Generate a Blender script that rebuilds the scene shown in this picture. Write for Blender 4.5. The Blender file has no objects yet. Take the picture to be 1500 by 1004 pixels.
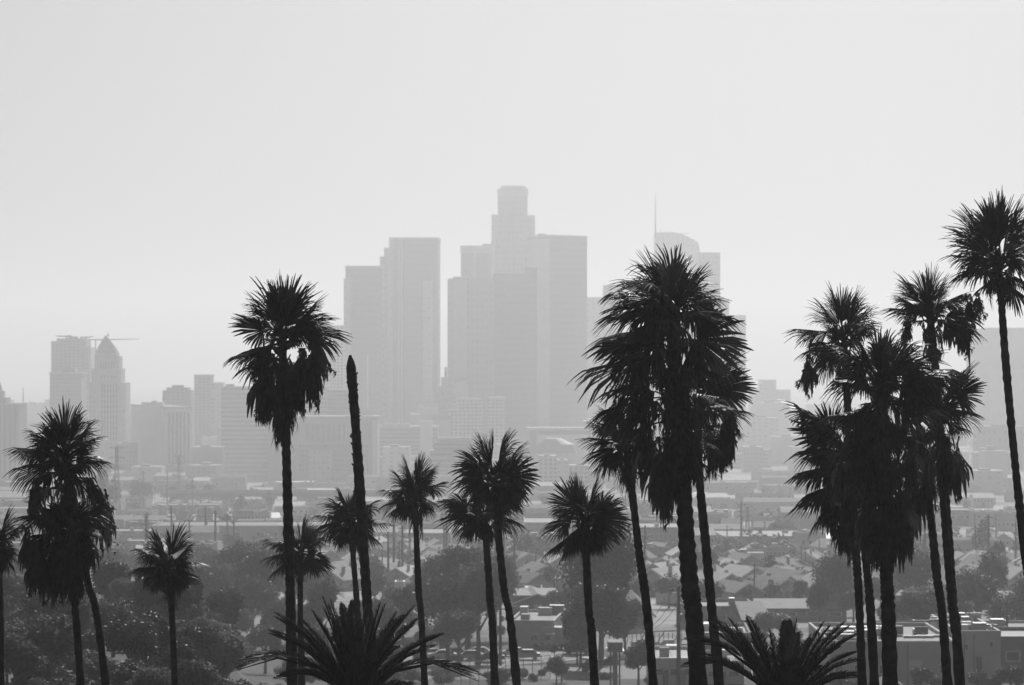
import bpy, math, random
from math import sin, cos, pi, radians, sqrt, floor
from mathutils import Vector

# ------------------------------------------------------------------ camera, world, sun, exposure
S = bpy.context.scene
COL = S.collection
F = 4200.0            # focal length in photo pixels (photo 1500 wide)
HOR = 525.0           # photo row of the horizon
cam = bpy.data.cameras.new('camera'); camo = bpy.data.objects.new('camera', cam); COL.objects.link(camo)
camo.location = (0, 0, 0); camo.rotation_euler = (radians(90), 0, 0)
cam.sensor_width = 36; cam.lens = 36 * F / 1500
cam.shift_y = (HOR - 502) / 1500
cam.clip_start = 1; cam.clip_end = 40000
cam.dof.use_dof = True; cam.dof.focus_distance = 74; cam.dof.aperture_fstop = 2.8
S.camera = camo

SUN_EL, SUN_AZ = radians(35), radians(7)     # azimuth to the right of the view direction
w = bpy.data.worlds.new('World'); S.world = w; w.use_nodes = True
nt = w.node_tree; nt.nodes.clear()
sky = nt.nodes.new('ShaderNodeTexSky'); sky.sky_type = 'NISHITA'; sky.sun_disc = False
sky.sun_elevation = SUN_EL; sky.sun_rotation = SUN_AZ; sky.altitude = 100; sky.air_density = 1.0; sky.dust_density = 3.0
bw = nt.nodes.new('ShaderNodeRGBToBW'); bg = nt.nodes.new('ShaderNodeBackground'); out = nt.nodes.new('ShaderNodeOutputWorld')
bg.inputs[1].default_value = 0.040
nt.links.new(sky.outputs[0], bw.inputs[0]); nt.links.new(bw.outputs[0], bg.inputs[0]); nt.links.new(bg.outputs[0], out.inputs[0])
sl = bpy.data.lights.new('sun', 'SUN'); sl.energy = 4.1; sl.angle = radians(0.5); sl.color = (1, 1, 1)
so = bpy.data.objects.new('sun', sl); COL.objects.link(so)
sd = Vector((sin(SUN_AZ) * cos(SUN_EL), cos(SUN_AZ) * cos(SUN_EL), sin(SUN_EL)))
so.rotation_euler = sd.to_track_quat('Z', 'Y').to_euler(); so.location = sd * 300
S.view_settings.view_transform = 'Standard'; S.view_settings.look = 'None'
S.view_settings.gamma = 1; S.view_settings.exposure = -0.02
S.cycles.volume_bounces = 0; S.cycles.max_bounces = 4; S.cycles.diffuse_bounces = 2; S.cycles.glossy_bounces = 2
S.cycles.transparent_max_bounces = 8; S.cycles.use_denoising = True
HAZE_DENSITY, HAZE_G, HAZE_ALB = 2.7e-4, 0.42, 1.0

# ------------------------------------------------------------------ helpers
R = random.Random(7)
def X(px, d): return (px - 750) / F * d
def Z(py, d): return (HOR - py) / F * d
PROF = [(-400, 6), (0, 1.75), (12, 3.2), (30, 9), (60, 19), (90, 26), (150, 32), (220, 36), (300, 39.5), (380, 43.3), (480, 48), (600, 54),
        (800, 62), (1150, 75), (1600, 89), (2200, 103), (2800, 111), (3300, 108), (3700, 101), (4300, 99), (6500, 108), (14000, 118), (30000, 125)]
def prof(d):
    for i in range(len(PROF) - 1):
        a, b = PROF[i], PROF[i + 1]
        if d <= b[0]:
            t = (d - a[0]) / (b[0] - a[0]); t = max(0, min(1, t))
            return a[1] + (b[1] - a[1]) * t
    return PROF[-1][1]
def sm(a, b, v):
    t = max(0, min(1, (v - a) / (b - a))); return t * t * (3 - 2 * t)
def G(x, y):
    z = -prof(y)
    if 90 < y < 420:
        px = 750 + F * x / y
        z += 12.0 * sm(430, 270, px) * sm(95, 150, y) * (1 - sm(290, 420, y))
    if y > 250: z += min(1.0, (y - 250) / 400) * 0.8 * (sin(x * .013 + 1) + cos(y * .009 + x * .004))
    return z
def D(row):                 # distance of the plain ground seen at a photo row
    lo, hi = 380.0, 14000.0
    for _ in range(40):
        m = sqrt(lo * hi)
        if HOR + F * prof(m) / m > row: lo = m
        else: hi = m
    return lo

class MB:
    def __init__(s): s.v = []; s.f = []; s.uv = []; s.mi = []
    def face(s, pts, uv=None, mi=0):
        n = len(s.v); s.v += [tuple(p) for p in pts]; s.f.append(tuple(range(n, n + len(pts))))
        s.uv.append(uv or [(0, 0)] * len(pts)); s.mi.append(mi)
    def box(s, cx, cy, z0, sx, sy, sz, rot=0, mi=0, top=None):
        c, q = cos(rot), sin(rot)
        P = [(-sx / 2, -sy / 2), (sx / 2, -sy / 2), (sx / 2, sy / 2), (-sx / 2, sy / 2)]
        s.prism([(cx + a * c - b * q, cy + a * q + b * c) for a, b in P], z0, z0 + sz, mi, top)
    def prism(s, P, z0, z1, mi=0, top=None, P1=None):
        n = len(P); u = 0; P1 = P1 or P
        for i in range(n):
            a, b = P[i], P[(i + 1) % n]; a1, b1 = P1[i], P1[(i + 1) % n]
            L = math.hypot(b[0] - a[0], b[1] - a[1])
            s.face([(a[0], a[1], z0), (b[0], b[1], z0), (b1[0], b1[1], z1), (a1[0], a1[1], z1)], [(u, 0), (u + L, 0), (u + L, z1 - z0), (u, z1 - z0)], mi)
            u += L
        s.face([(p[0], p[1], z1) for p in P1], None, mi if top is None else top)
        s.face([(p[0], p[1], z0) for p in reversed(P)], None, mi)
    def tube(s, pts, rads, n=6, mi=0):
        prev = None; base = len(s.v)
        for k, (p, r) in enumerate(zip(pts, rads)):
            p = Vector(p); t = (Vector(pts[min(k + 1, len(pts) - 1)]) - Vector(pts[max(k - 1, 0)])).normalized()
            a = t.cross(Vector((0, 1, 0.01))); 
            if a.length < 1e-3: a = t.cross(Vector((1, 0, 0)))
            a.normalize(); b = t.cross(a)
            for i in range(n):
                th = 2 * pi * i / n; rr = r if not callable(r) else r(th)
                s.v.append(tuple(p + a * cos(th) * rr + b * sin(th) * rr))
        for k in range(len(pts) - 1):
            for i in range(n):
                j = (i + 1) % n
                s.f.append((base + k * n + i, base + k * n + j, base + (k + 1) * n + j, base + (k + 1) * n + i)); s.uv.append([(0, 0)] * 4); s.mi.append(mi)
        e = base + (len(pts) - 1) * n
        s.f.append(tuple(range(e, e + n))); s.uv.append([(0, 0)] * n); s.mi.append(mi)
    def mesh(s, name, mats, smooth=False, off=(0, 0, 0)):
        me = bpy.data.meshes.new(name)
        ox, oy, oz = off
        me.from_pydata([(a - ox, b - oy, c - oz) for a, b, c in s.v], [], s.f)
        if not isinstance(mats, (list, tuple)): mats = [mats]
        for m in mats: me.materials.append(m)
        if len(mats) > 1: me.polygons.foreach_set('material_index', s.mi)
        if any(u[0] != u[-1] for u in s.uv[:4000]):
            l = me.uv_layers.new(name='UVMap'); flat = []
            for u in s.uv:
                for p in u: flat += [p[0], p[1]]
            l.data.foreach_set('uv', flat)
        if smooth: me.polygons.foreach_set('use_smooth', [True] * len(s.f))
        me.update(); return me
    def build(s, name, mats, parent=None, smooth=False):
        off = tuple(parent['_w']) if parent is not None else (0, 0, 0)
        o = bpy.data.objects.new(name, s.mesh(name, mats, smooth, off)); COL.objects.link(o)
        if parent is not None: o.parent = parent; o['_w'] = list(off)
        return o
def empty(name, loc, label, cat, group=None, rz=0):
    o = bpy.data.objects.new(name, None); COL.objects.link(o); o.location = loc; o['_w'] = list(loc); o.rotation_euler.z = rz
    o.empty_display_size = 0.5
    tag(o, label, cat, group); return o
def tag(o, label=None, cat=None, group=None, kind=None):
    if label: o['label'] = label
    if cat: o['category'] = cat
    if group: o['group'] = group
    if kind: o['kind'] = kind
    return o
KIDS = {}
def kids(o): return [c for c in COL.objects if c.parent == o]
def flatten_kids(o): return [(c, flatten_kids(c)) for c in kids(o)]
def copy_tree(o, tree, parent=None):
    c = o.copy(); COL.objects.link(c); c.parent = parent
    for ch, sub in tree: copy_tree(ch, sub, c)
    return c

# ------------------------------------------------------------------ materials
def node_mat(name):
    m = bpy.data.materials.new(name); m.use_nodes = True; n = m.node_tree; b = n.nodes['Principled BSDF']; return m, n, b
def math_node(n, op, a, b=None):
    q = n.nodes.new('ShaderNodeMath'); q.operation = op
    for i, v in enumerate((a, b)):
        if v is None: continue
        if isinstance(v, (int, float)): q.inputs[i].default_value = v
        else: n.links.new(v, q.inputs[i])
    return q.outputs[0]
def mix(n, f, a, b):
    q = n.nodes.new('ShaderNodeMix'); q.data_type = 'FLOAT'
    for i, v in ((0, f), (2, a), (3, b)):
        if isinstance(v, (int, float)): q.inputs[i].default_value = v
        else: n.links.new(v, q.inputs[i])
    return q.outputs[0]
def noise(n, scale, detail=3, rough=.6, vec='Position'):
    g = n.nodes.new('ShaderNodeNewGeometry'); t = n.nodes.new('ShaderNodeTexNoise'); t.inputs['Scale'].default_value = scale
    t.inputs['Detail'].default_value = detail; t.inputs['Roughness'].default_value = rough
    n.links.new(g.outputs['Position'], t.inputs['Vector']); return t.outputs['Fac']
_M = {}
def plain(name, v, rough=.85, var=.25, scale=.6, spec=.3, metal=0):
    k = (name, v, rough, var, scale)
    if k in _M: return _M[k]
    m, n, b = node_mat(name)
    f = noise(n, scale)
    r = n.nodes.new('ShaderNodeMapRange'); r.inputs[1].default_value = .3; r.inputs[2].default_value = .7
    r.inputs[3].default_value = v * (1 - var); r.inputs[4].default_value = v * (1 + var)
    n.links.new(f, r.inputs[0]); n.links.new(r.outputs[0], b.inputs['Base Color'])
    b.inputs['Roughness'].default_value = rough; b.inputs['Specular IOR Level'].default_value = spec; b.inputs['Metallic'].default_value = metal
    _M[k] = m; return m
def facade(name, wall, win, fh=4.0, fv=.5, bw_=3.0, fw=.6, rough=.3):
    k = (name, wall, win, fh, fv, bw_, fw)
    if k in _M: return _M[k]
    m, n, b = node_mat(name)
    u = n.nodes.new('ShaderNodeUVMap'); u.uv_map = 'UVMap'; sp = n.nodes.new('ShaderNodeSeparateXYZ'); n.links.new(u.outputs[0], sp.inputs[0])
    fu = math_node(n, 'FRACT', math_node(n, 'DIVIDE', sp.outputs[0], bw_)); fvv = math_node(n, 'FRACT', math_node(n, 'DIVIDE', sp.outputs[1], fh))
    mk = math_node(n, 'MULTIPLY', math_node(n, 'LESS_THAN', fu, fw), math_node(n, 'LESS_THAN', fvv, fv))
    # each pane a little different
    wn = n.nodes.new('ShaderNodeTexWhiteNoise'); wn.noise_dimensions = '2D'; cb = n.nodes.new('ShaderNodeCombineXYZ')
    n.links.new(math_node(n, 'FLOOR', math_node(n, 'DIVIDE', sp.outputs[0], bw_)), cb.inputs[0])
    n.links.new(math_node(n, 'FLOOR', math_node(n, 'DIVIDE', sp.outputs[1], fh)), cb.inputs[1]); n.links.new(cb.outputs[0], wn.inputs['Vector'])
    wv = math_node(n, 'MULTIPLY', win, math_node(n, 'ADD', .6, math_node(n, 'MULTIPLY', wn.outputs['Value'], .8)))
    nz = noise(n, .02, 4)
    wl = math_node(n, 'MULTIPLY', wall, math_node(n, 'ADD', .75, math_node(n, 'MULTIPLY', nz, .5)))
    n.links.new(mix(n, mk, wl, wv), b.inputs['Base Color'])
    n.links.new(mix(n, mk, .8, rough), b.inputs['Roughness'])
    _M[k] = m; return m
def leaf_mat(name, v, trans=.35, rough=.45, scale=.5, spec=.5):
    m, n, b = node_mat(name)
    f = noise(n, scale)
    r = n.nodes.new('ShaderNodeMapRange'); r.inputs[1].default_value = .3; r.inputs[2].default_value = .7
    r.inputs[3].default_value = v * .6; r.inputs[4].default_value = v * 1.4; n.links.new(f, r.inputs[0])
    n.links.new(r.outputs[0], b.inputs['Base Color']); b.inputs['Roughness'].default_value = rough; b.inputs['Specular IOR Level'].default_value = spec
    t = n.nodes.new('ShaderNodeBsdfTranslucent'); n.links.new(r.outputs[0], t.inputs[0])
    mx = n.nodes.new('ShaderNodeMixShader'); mx.inputs[0].default_value = trans
    o = n.nodes['Material Output']; n.links.new(b.outputs[0], mx.inputs[1]); n.links.new(t.outputs[0], mx.inputs[2]); n.links.new(mx.outputs[0], o.inputs[0])
    return m
PALM = leaf_mat('palm_leaf', .028, .34, .45, 3.0, .22)
DEAD = leaf_mat('dead_palm_leaf', .055, .3, .6, 3.0, .2)
TRUNK = plain('palm_trunk_bark', .035, .9, .5, 4.0)
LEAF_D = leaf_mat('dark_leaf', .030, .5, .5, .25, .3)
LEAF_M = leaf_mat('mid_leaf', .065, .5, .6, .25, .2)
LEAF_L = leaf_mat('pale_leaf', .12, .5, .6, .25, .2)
BARK = plain('bark', .08, .9, .3, 2)
WOOD = plain('weathered_pole_wood', .07, .8, .3, 2)
METAL = plain('grey_metal', .25, .5, .2, 1, .5, .4)
WIRE = plain('wire', .35, .35, .1, 1, .8, .6)
WHITE = plain('white_paint', .62, .6, .15, .3)
GLASSD = plain('dark_window_glass', .05, .15, .3, .4, .6)
CONC = plain('concrete', .33, .8, .2, .15)
STONE = plain('pale_stone', .42, .8, .15, .08)
ASPH = plain('asphalt', .13, .8, .3, .3)
DARKROOF = plain('dark_shingle_roof', .11, .75, .3, .5)
MIDROOF = plain('grey_roof', .24, .75, .25, .3, .2)
LIGHTROOF = plain('pale_roof', .45, .75, .2, .2, .15)

# ------------------------------------------------------------------ ground
def ground():
    ys = [-400, -200, -80, -30, 0, 6, 12, 20, 30, 45, 60, 75, 90, 110, 130, 150, 175, 200, 220, 240, 260, 280, 300, 325, 350, 380, 400, 420, 450, 480, 520, 560, 600]
    y = 600
    while y < 4400: y *= 1.035; ys.append(y)
    ys += [5000, 5700, 6500, 8000, 10000, 12500]
    nx = 121; mb = MB()
    for y in ys:
        for i in range(nx):
            t = i / (nx - 1) * 2 - 1; x = t * (0.25 + .75 * abs(t)) * (140 + .75 * max(y, 0) * 1.25)
            mb.v.append((x, y, G(x, y)))
    for j in range(len(ys) - 1):
        for i in range(nx - 1):
            a = j * nx + i; mb.f.append((a, a + 1, a + nx + 1, a + nx)); mb.uv.append([(0, 0)] * 4); mb.mi.append(0)
    m, n, b = node_mat('ground_dry_earth')
    big = noise(n, .012, 5, .65); small = noise(n, .25, 5, .7)
    r = n.nodes.new('ShaderNodeValToRGB'); e = r.color_ramp.elements
    e[0].position = .36; e[0].color = (.09, .09, .09, 1); e[1].position = .66; e[1].color = (.46, .46, .46, 1)
    q = e.new(.47); q.color = (.19, .19, .19, 1); q = e.new(.55); q.color = (.32, .32, .32, 1)
    n.links.new(big, r.inputs[0])
    # brush-covered hillside near the camera is darker earth than the paved flats
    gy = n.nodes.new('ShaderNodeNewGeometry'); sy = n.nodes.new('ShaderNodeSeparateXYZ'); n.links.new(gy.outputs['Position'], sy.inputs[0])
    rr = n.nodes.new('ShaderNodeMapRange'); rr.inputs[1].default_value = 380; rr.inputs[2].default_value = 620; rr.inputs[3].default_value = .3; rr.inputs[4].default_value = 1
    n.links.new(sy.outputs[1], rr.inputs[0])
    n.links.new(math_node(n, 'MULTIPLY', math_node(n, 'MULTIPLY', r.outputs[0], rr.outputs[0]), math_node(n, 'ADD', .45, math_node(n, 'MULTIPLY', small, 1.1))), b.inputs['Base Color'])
    b.inputs['Roughness'].default_value = .9; b.inputs['Specular IOR Level'].default_value = .2
    bp = n.nodes.new('ShaderNodeBump'); bp.inputs['Distance'].default_value = .3; bp.inputs['Strength'].default_value = .6
    n.links.new(small, bp.inputs['Height']); n.links.new(bp.outputs[0], b.inputs['Normal'])
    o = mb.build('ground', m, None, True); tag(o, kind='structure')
ground()
def road(name, pts, wd, mat, lift=.25, mark=None):
    """pts: list of (x,y)"""
    mb = MB(); P = []
    for i in range(len(pts) - 1):
        a, b = pts[i], pts[i + 1]; n = max(2, int(math.hypot(b[0] - a[0], b[1] - a[1]) / 15))
        for k in range(n): P.append((a[0] + (b[0] - a[0]) * k / n, a[1] + (b[1] - a[1]) * k / n))
    P.append(pts[-1])
    def strip(off0, off1, lf, mi):
        prev = None
        for i, p in enumerate(P):
            q = P[min(i + 1, len(P) - 1)]; o_ = P[max(i - 1, 0)]; t = Vector((q[0] - o_[0], q[1] - o_[1])).normalized(); nn = (-t.y, t.x)
            A = (p[0] + nn[0] * off0, p[1] + nn[1] * off0); B = (p[0] + nn[0] * off1, p[1] + nn[1] * off1); z = G(*p) + lf
            cur = ((A[0], A[1], z), (B[0], B[1], z))
            if prev: mb.face([prev[0], prev[1], cur[1], cur[0]], None, mi)
            prev = cur
    strip(-wd / 2, wd / 2, lift, 0)
    if mark:
        strip(-.15, .15, lift + .02, 1); strip(wd / 2 - .5, wd / 2 - .3, lift + .02, 1); strip(-wd / 2 + .3, -wd / 2 + .5, lift + .02, 1)
    o = mb.build(name, [mat, WHITE]); tag(o, kind='structure'); return o
def gp(px, row): d = D(row); return (X(px, d), d)

OCC = []   # occupied discs (x, y, r)
def free(x, y, r):
    for a, b, c in OCC:
        if (a - x) ** 2 + (b - y) ** 2 < (c + r) ** 2: return False
    return True

# ------------------------------------------------------------------ palms
def fan_frond(mb, heart, tip, droop=.25, seg=26, spread=2.1, rnd=R, petiole=.42, wobble=.10, kind=None):
    """costapalmate fan leaf from heart to tip (3D): bowed petiole, pleated blade, leaflet ends bending down"""
    H = Vector(heart); T = Vector(tip); L = (T - H).length
    dirv = (T - H).normalized(); side = dirv.cross(Vector((0, 0, 1)))
    if side.length < .25: side = Vector((rnd.uniform(-1, 1), rnd.uniform(-1, 1), 0))
    side.normalize(); up = side.cross(dirv).normalized()
    wide = (rnd.random() < .35 if kind is None else kind == 'w') and spread > 1.0
    roll = rnd.gauss(0, .35) + (rnd.choice((-1.4, 1.4)) if wide else 0); side, up = side * cos(roll) + up * sin(roll), up * cos(roll) - side * sin(roll)
    bow = Vector((0, 0, 1)) * L * (.10 if dirv.z < .7 else 0)
    K = H + dirv * L * petiole + bow * .8
    mb.tube([H, H + dirv * L * petiole * .5 + bow * .7, K], [.030, .020, .015], 4)
    RL = (T - K).length; d2 = (T - K).normalized()
    side = (side - d2 * side.dot(d2)).normalized(); up = side.cross(d2)
    if up.z < 0: up = -up
    if wide: sp = rnd.uniform(1.5, 2.0); sag = .15; g0 = droop * 1.2
    else: sp = min(spread * 1.2, rnd.uniform(1.05, 1.6)); sag = rnd.uniform(.35, .85); g0 = droop * rnd.uniform(1.8, 3.6)
    if d2.z > .75: g0 *= .7; sag *= .8; sp *= .62
    tear = rnd.choice((-1, 1)) * rnd.uniform(.3, 1); tw = rnd.uniform(.01, .06)
    for i in range(seg):
        a = (i + .5) / seg * 2 - 1
        if abs(a - tear) < tw: continue
        ang = a * sp + rnd.gauss(0, .02)
        ln = RL * (1.0 - (.26 if wide else .30) * abs(a) ** 1.5) * (1 + rnd.gauss(0, wobble))
        if rnd.random() < .05: ln *= .6
        dv = (d2 * cos(ang) + side * sin(ang) + up * (-sag * abs(a) ** 1.4)).normalized(); tv = (side * cos(ang) - d2 * sin(ang))
        pa = sp / seg * 2 * 1.06; g = g0 * (.45 + .75 * abs(a)) * rnd.uniform(.7, 1.3)
        p = K.copy(); cur_d = dv.copy(); prev = None; r0 = 0
        for (r_, wf) in ((.04, 1), (.3, 1), (.70, 1), (.84, .66), (.94, .40), (1.0, .08)):
            p = p + cur_d * ln * (r_ - r0); cur_d = (cur_d + Vector((0, 0, -1)) * g * (r_ - r0) * (2.6 if r_ > .5 else .5)).normalized(); r0 = r_
            hw = ln * min(r_, .70) * pa * wf * .5 + .003; rid = up * hw * .6
            cur = (p - tv * hw, p + rid, p + tv * hw)
            if prev: mb.face([prev[0], prev[1], cur[1], cur[0]]); mb.face([prev[1], prev[2], cur[2], cur[1]])
            prev = cur
def hang_frond(mb, base, length, wid, rnd=R, out=(0, 0)):
    """dead folded fan hanging down: a few strips"""
    B = Vector(base); az = math.atan2(out[1], out[0]); n = 9
    for i in range(n):
        a = rnd.gauss(0, .20); b = rnd.gauss(0, .12)
        d = Vector((cos(az) * .10 + a * -sin(az), sin(az) * .10 + a * cos(az), -1 + b)).normalized()
        t = Vector((-sin(az) + rnd.gauss(0, .4), cos(az) + rnd.gauss(0, .4), rnd.gauss(0, .15))).normalized()
        ln = length * rnd.uniform(.55, 1.1); prev = None
        for k in range(4):
            r = k / 3; hw = wid * (.35 + .9 * r if r < .5 else 1.25 - 1.2 * r) * .5
            c = B + d * ln * r + Vector((rnd.gauss(0, .015), rnd.gauss(0, .015), 0)) + Vector((out[0], out[1], 0)) * .12 * sin(r * 3)
            cur = (c - t * hw, c + t * hw)
            if prev: mb.face([prev[0], prev[1], cur[1], cur[0]])
            prev = cur
def trunk_mesh(pts_px, d, wpx, top_w=.85, bot_flare=1.1, step=.13, seed=1):
    """pts_px: centreline (px,row) top->bottom, extended to the ground"""
    rn = random.Random(seed); P = [(X(a, d), Z(b, d)) for a, b in pts_px]
    (x0, z0), (x1, z1) = P[-2], P[-1]; gz = G(x1, d) - .4
    if z1 > gz:
        sl_ = (x1 - x0) / (z1 - z0 - 1e-6) * .6; P.append((x1 + sl_ * (gz - z1), gz))
    pts = []; rads = []
    # resample smoothly (Catmull-Rom)
    Q = [P[0]] + P + [P[-1]]; C = []
    for i in range(1, len(Q) - 2):
        n = max(4, int(math.hypot(Q[i + 1][0] - Q[i][0], Q[i + 1][1] - Q[i][1]) / step))
        for k in range(n):
            t = k / n; t2 = t * t; t3 = t2 * t
            C.append(tuple(.5 * ((2 * Q[i][j]) + (-Q[i - 1][j] + Q[i + 1][j]) * t + (2 * Q[i - 1][j] - 5 * Q[i][j] + 4 * Q[i + 1][j] - Q[i + 2][j]) * t2 + (-Q[i - 1][j] + 3 * Q[i][j] - 3 * Q[i + 1][j] + Q[i + 2][j]) * t3) for j in (0, 1)))
    C.append(P[-1]); zt, zb = C[0][1], Z(1004, d); w0 = wpx / F * d / 2
    for i, (x, z) in enumerate(C):
        t = (zt - z) / max(.1, zt - zb); r = w0 * (top_w + (bot_flare - top_w) * min(t, 1.5))
        r *= (1.07 if i % 2 else .93) + rn.gauss(0, .035)
        pts.append((x, d + rn.gauss(0, .006), z)); rads.append(r * (1 + .05 * sin(i * .23 + seed)))
    mb = MB(); mb.tube(pts, rads, 12); return mb, C[0]
PALMS_GROUP = 'fan palms rising in the foreground'
def fan_palm(label, d, heart, tips, trunk, wpx, skirt=None, nfill=4, fill_r=None, rep=2, seed=1, low=.2, seg=40, droop=.22, hangs=()):
    rn = random.Random(seed); d *= .78
    base = (X(trunk[-1][0], d), d, G(X(trunk[-1][0], d), d))
    root = empty('fan_palm', base, label, 'palm tree', PALMS_GROUP)
    tm, _ = trunk_mesh([heart] + list(trunk), d, wpx, seed=seed)
    tm.build('trunk', TRUNK, root, True)
    hx, hz = X(heart[0], d), Z(heart[1], d); u = d / F
    cm = MB(); maxr = max(math.hypot(t_[0] - heart[0], t_[1] - heart[1]) for t_ in tips) * u
    for tp in tips:
        tx, ty = tp[:2]; kd = tp[2] if len(tp) > 2 else 'n'
        L2 = math.hypot(tx - heart[0], ty - heart[1]) * u
        dy0 = rn.choice((-1, 1)) * sqrt(max(0, (maxr * .9) ** 2 - L2 ** 2)) * rn.uniform(.0, .7)
        for k in range(1 if kd == 'w' else rep):
            jx, jy = (rn.gauss(0, 3.5), rn.gauss(0, 3.5)) if k else (0, 0)
            dy = dy0 + rn.gauss(0, .08 * maxr) * (k > 0); sc = (1.03 if ty > heart[1] - 20 else .98) if k == 0 else rn.uniform(.68, .93)
            tip = (hx + ((tx + jx) - heart[0]) * u * sc, d + dy, hz + ((ty + jy) - heart[1]) * -u * sc)
            hz0 = hz - rn.uniform(0, .12) - max(0, ty - heart[1]) * u * low
            fan_frond(cm, (hx + rn.gauss(0, .04), d, hz0), tip, droop, seg, 1.25, rn, rn.uniform(.26, .40), .1, kd)
    fr = fill_r * u * .85 if fill_r else maxr * .58
    for i in range(nfill + 7):
        az = rn.uniform(0, 6.28); el = rn.uniform(-.5, 1.2); L = fr * rn.uniform(.6, .95)
        fan_frond(cm, (hx, d, hz - .15), (hx + cos(az) * cos(el) * L, d + sin(az) * cos(el) * L, hz + sin(el) * L), droop, seg, 1.3, rn, rn.uniform(.3, .45))
    if not hangs:
        for i in range(5):     # older fronds drooping beside the trunk
            az = (0, pi)[i % 2] + rn.gauss(0, .5); el = rn.uniform(-1.15, -.5); L = maxr * rn.uniform(.62, .85)
            fan_frond(cm, (hx, d, hz - .15), (hx + cos(az) * cos(el) * L, d + sin(az) * cos(el) * L, hz + sin(el) * L), droop * 1.4, seg, 1.3, rn, rn.uniform(.3, .42))
    for i in range(1):     # unopened spear leaves
        a = rn.uniform(0, 2 * pi); L = min(maxr, 1.3) * rn.uniform(.45, .65)
        fan_frond(cm, (hx, d, hz), (hx + cos(a) * .3 * L, d + sin(a) * .3 * L, hz + L), .05, 10, .35, rn, .3)
    cm.build('crown', PALM, root)
    # dead hanging skirt
    sk = MB()
    if skirt:
        for (row0, row1, rpx, cnt) in skirt:
            cnt = int(cnt * (1.1 if seed in (21, 18) else .7))
            for i in range(cnt):
                t = rn.random(); row = row0 + (row1 - row0) * t; cx = heart[0]
                for (ax, ay), (bx, by) in zip([heart] + list(trunk), trunk):
                    if ay <= row <= by: cx = ax + (bx - ax) * (row - ay) / (by - ay)
                a = rn.uniform(0, 2 * pi); rr = rpx * u * rn.uniform(.45, 1.0) * (1 - .55 * t)
                b = (X(cx, d) + cos(a) * rr, d + sin(a) * rr, Z(row, d))
                hang_frond(sk, b, rn.uniform(.5, .95), .055, rn, (cos(a), sin(a)))
                if i % 3 == 0: fan_frond(sk, (X(cx, d), d, Z(row, d) + .1), (b[0] + cos(a) * .15, b[1] + sin(a) * .15, b[2] - .55), .5, 12, .7, rn, .35)
    for (ax, ay, bx, by) in hangs:     # drooping old leaves: (start px,row) -> (tip px,row)
        for k in range(5):
            y0 = d + rn.gauss(0, .35); A = Vector((X(ax + rn.gauss(0, 4), d), y0, Z(ay, d))); B = Vector((X(bx + rn.gauss(0, 4), d), y0 + rn.gauss(0, .1), Z(by + rn.gauss(0, 7), d)))
            fan_frond(sk, A, B, .55, 14, .55, rn, .3)
            n = 10
            for q in range(n):
                t = rn.random(); p = A.lerp(B, t); hang_frond(sk, p, rn.uniform(.12, .3), .035, rn, (rn.gauss(0, .5), rn.gauss(0, .5)))
    for i in range(26):    # cut leaf bases and stubs beneath the crown
        a = rn.uniform(0, 2 * pi); z = hz - rn.uniform(.1, .75)
        sk.tube([(hx, d, z - .1), (hx + cos(a) * .16, d + sin(a) * .16, z), (hx + cos(a) * .24, d + sin(a) * .24, z + .14)], [.03, .025, .012], 4)
    sk.build('dead_leaf_skirt', DEAD, root)
    return root


W = "w"
fan_palm('small soft-edged fan palm cut off by the left edge of the photo', 92, (-4, 795),
         [(37, 764), (36, 806), (24, 838), (14, 742), (-20, 735), (-50, 770), (-50, 820), (4, 852)], [(0, 850), (2, 1004)], 9, nfill=7, seed=2, rep=2)
fan_palm('tallest palm of the left group, many-tiered crown before the crane tower', 84, (94, 668),
         [(70, 597), (97, 587), (120, 596), (137, 612), (155, 636), (36, 626), (10, 654), (8, 690), (162, 678), (36, 728), (150, 715), (60, 622, W), (120, 640), (60, 660), (130, 690), (55, 700)],
         [(108, 760), (128, 850), (155, 1004)], 11, skirt=[(690, 760, 26, 30)], nfill=10, seed=3, low=.7, rep=2, hangs=[(130, 700, 155, 750), (60, 700, 46, 750), (140, 720, 160, 800)])
fan_palm('left group palm with heavy dead skirt hanging below its crown', 82, (96, 765),
         [(24, 757), (168, 742), (152, 780), (38, 730), (36, 790), (148, 806), (50, 815), (128, 735, W), (70, 740, W)],
         [(105, 860), (118, 1004)], 11, skirt=[(755, 810, 38, 50), (790, 845, 26, 44)], nfill=8, fill_r=50, seed=4, low=.6, rep=2,
         hangs=[(60, 790, 50, 860), (80, 800, 74, 878), (105, 800, 104, 868), (125, 780, 138, 825), (40, 770, 55, 840), (95, 800, 88, 850)])
fan_palm('small round-headed palm alone between left group and tall shaggy palm', 98, (247, 828),
         [(222, 770), (262, 767), (286, 790), (303, 824), (293, 850), (192, 800), (190, 838), (214, 864), (235, 790), (275, 862), (208, 820)],
         [(249, 870), (256, 1004)], 9.5, skirt=[(835, 862, 9, 8)], nfill=4, seed=5)
fan_palm('tall shaggy palm left of the bare trunk, ragged beard of dead leaves', 88, (413, 495),
         [(393, 407), (410, 402), (426, 402), (449, 413), (365, 428), (474, 430), (496, 462), (508, 493), (337, 470, W), (328, 528), (340, 548), (362, 550), (484, 450), (432, 420, W), (400, 430), (346, 520), (476, 478)],
         [(416, 560), (419, 650), (423, 800), (428, 1004)], 14.5, skirt=[(512, 570, 26, 44), (570, 610, 12, 26)], nfill=3, fill_r=50, seed=6, low=.5, rep=2,
         hangs=[(392, 530, 381, 612), (400, 545, 390, 618), (450, 520, 461, 594), (462, 500, 478, 550), (455, 500, 470, 566), (432, 550, 437, 600), (412, 580, 415, 640), (384, 520, 388, 580), (440, 510, 446, 560)])
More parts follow.
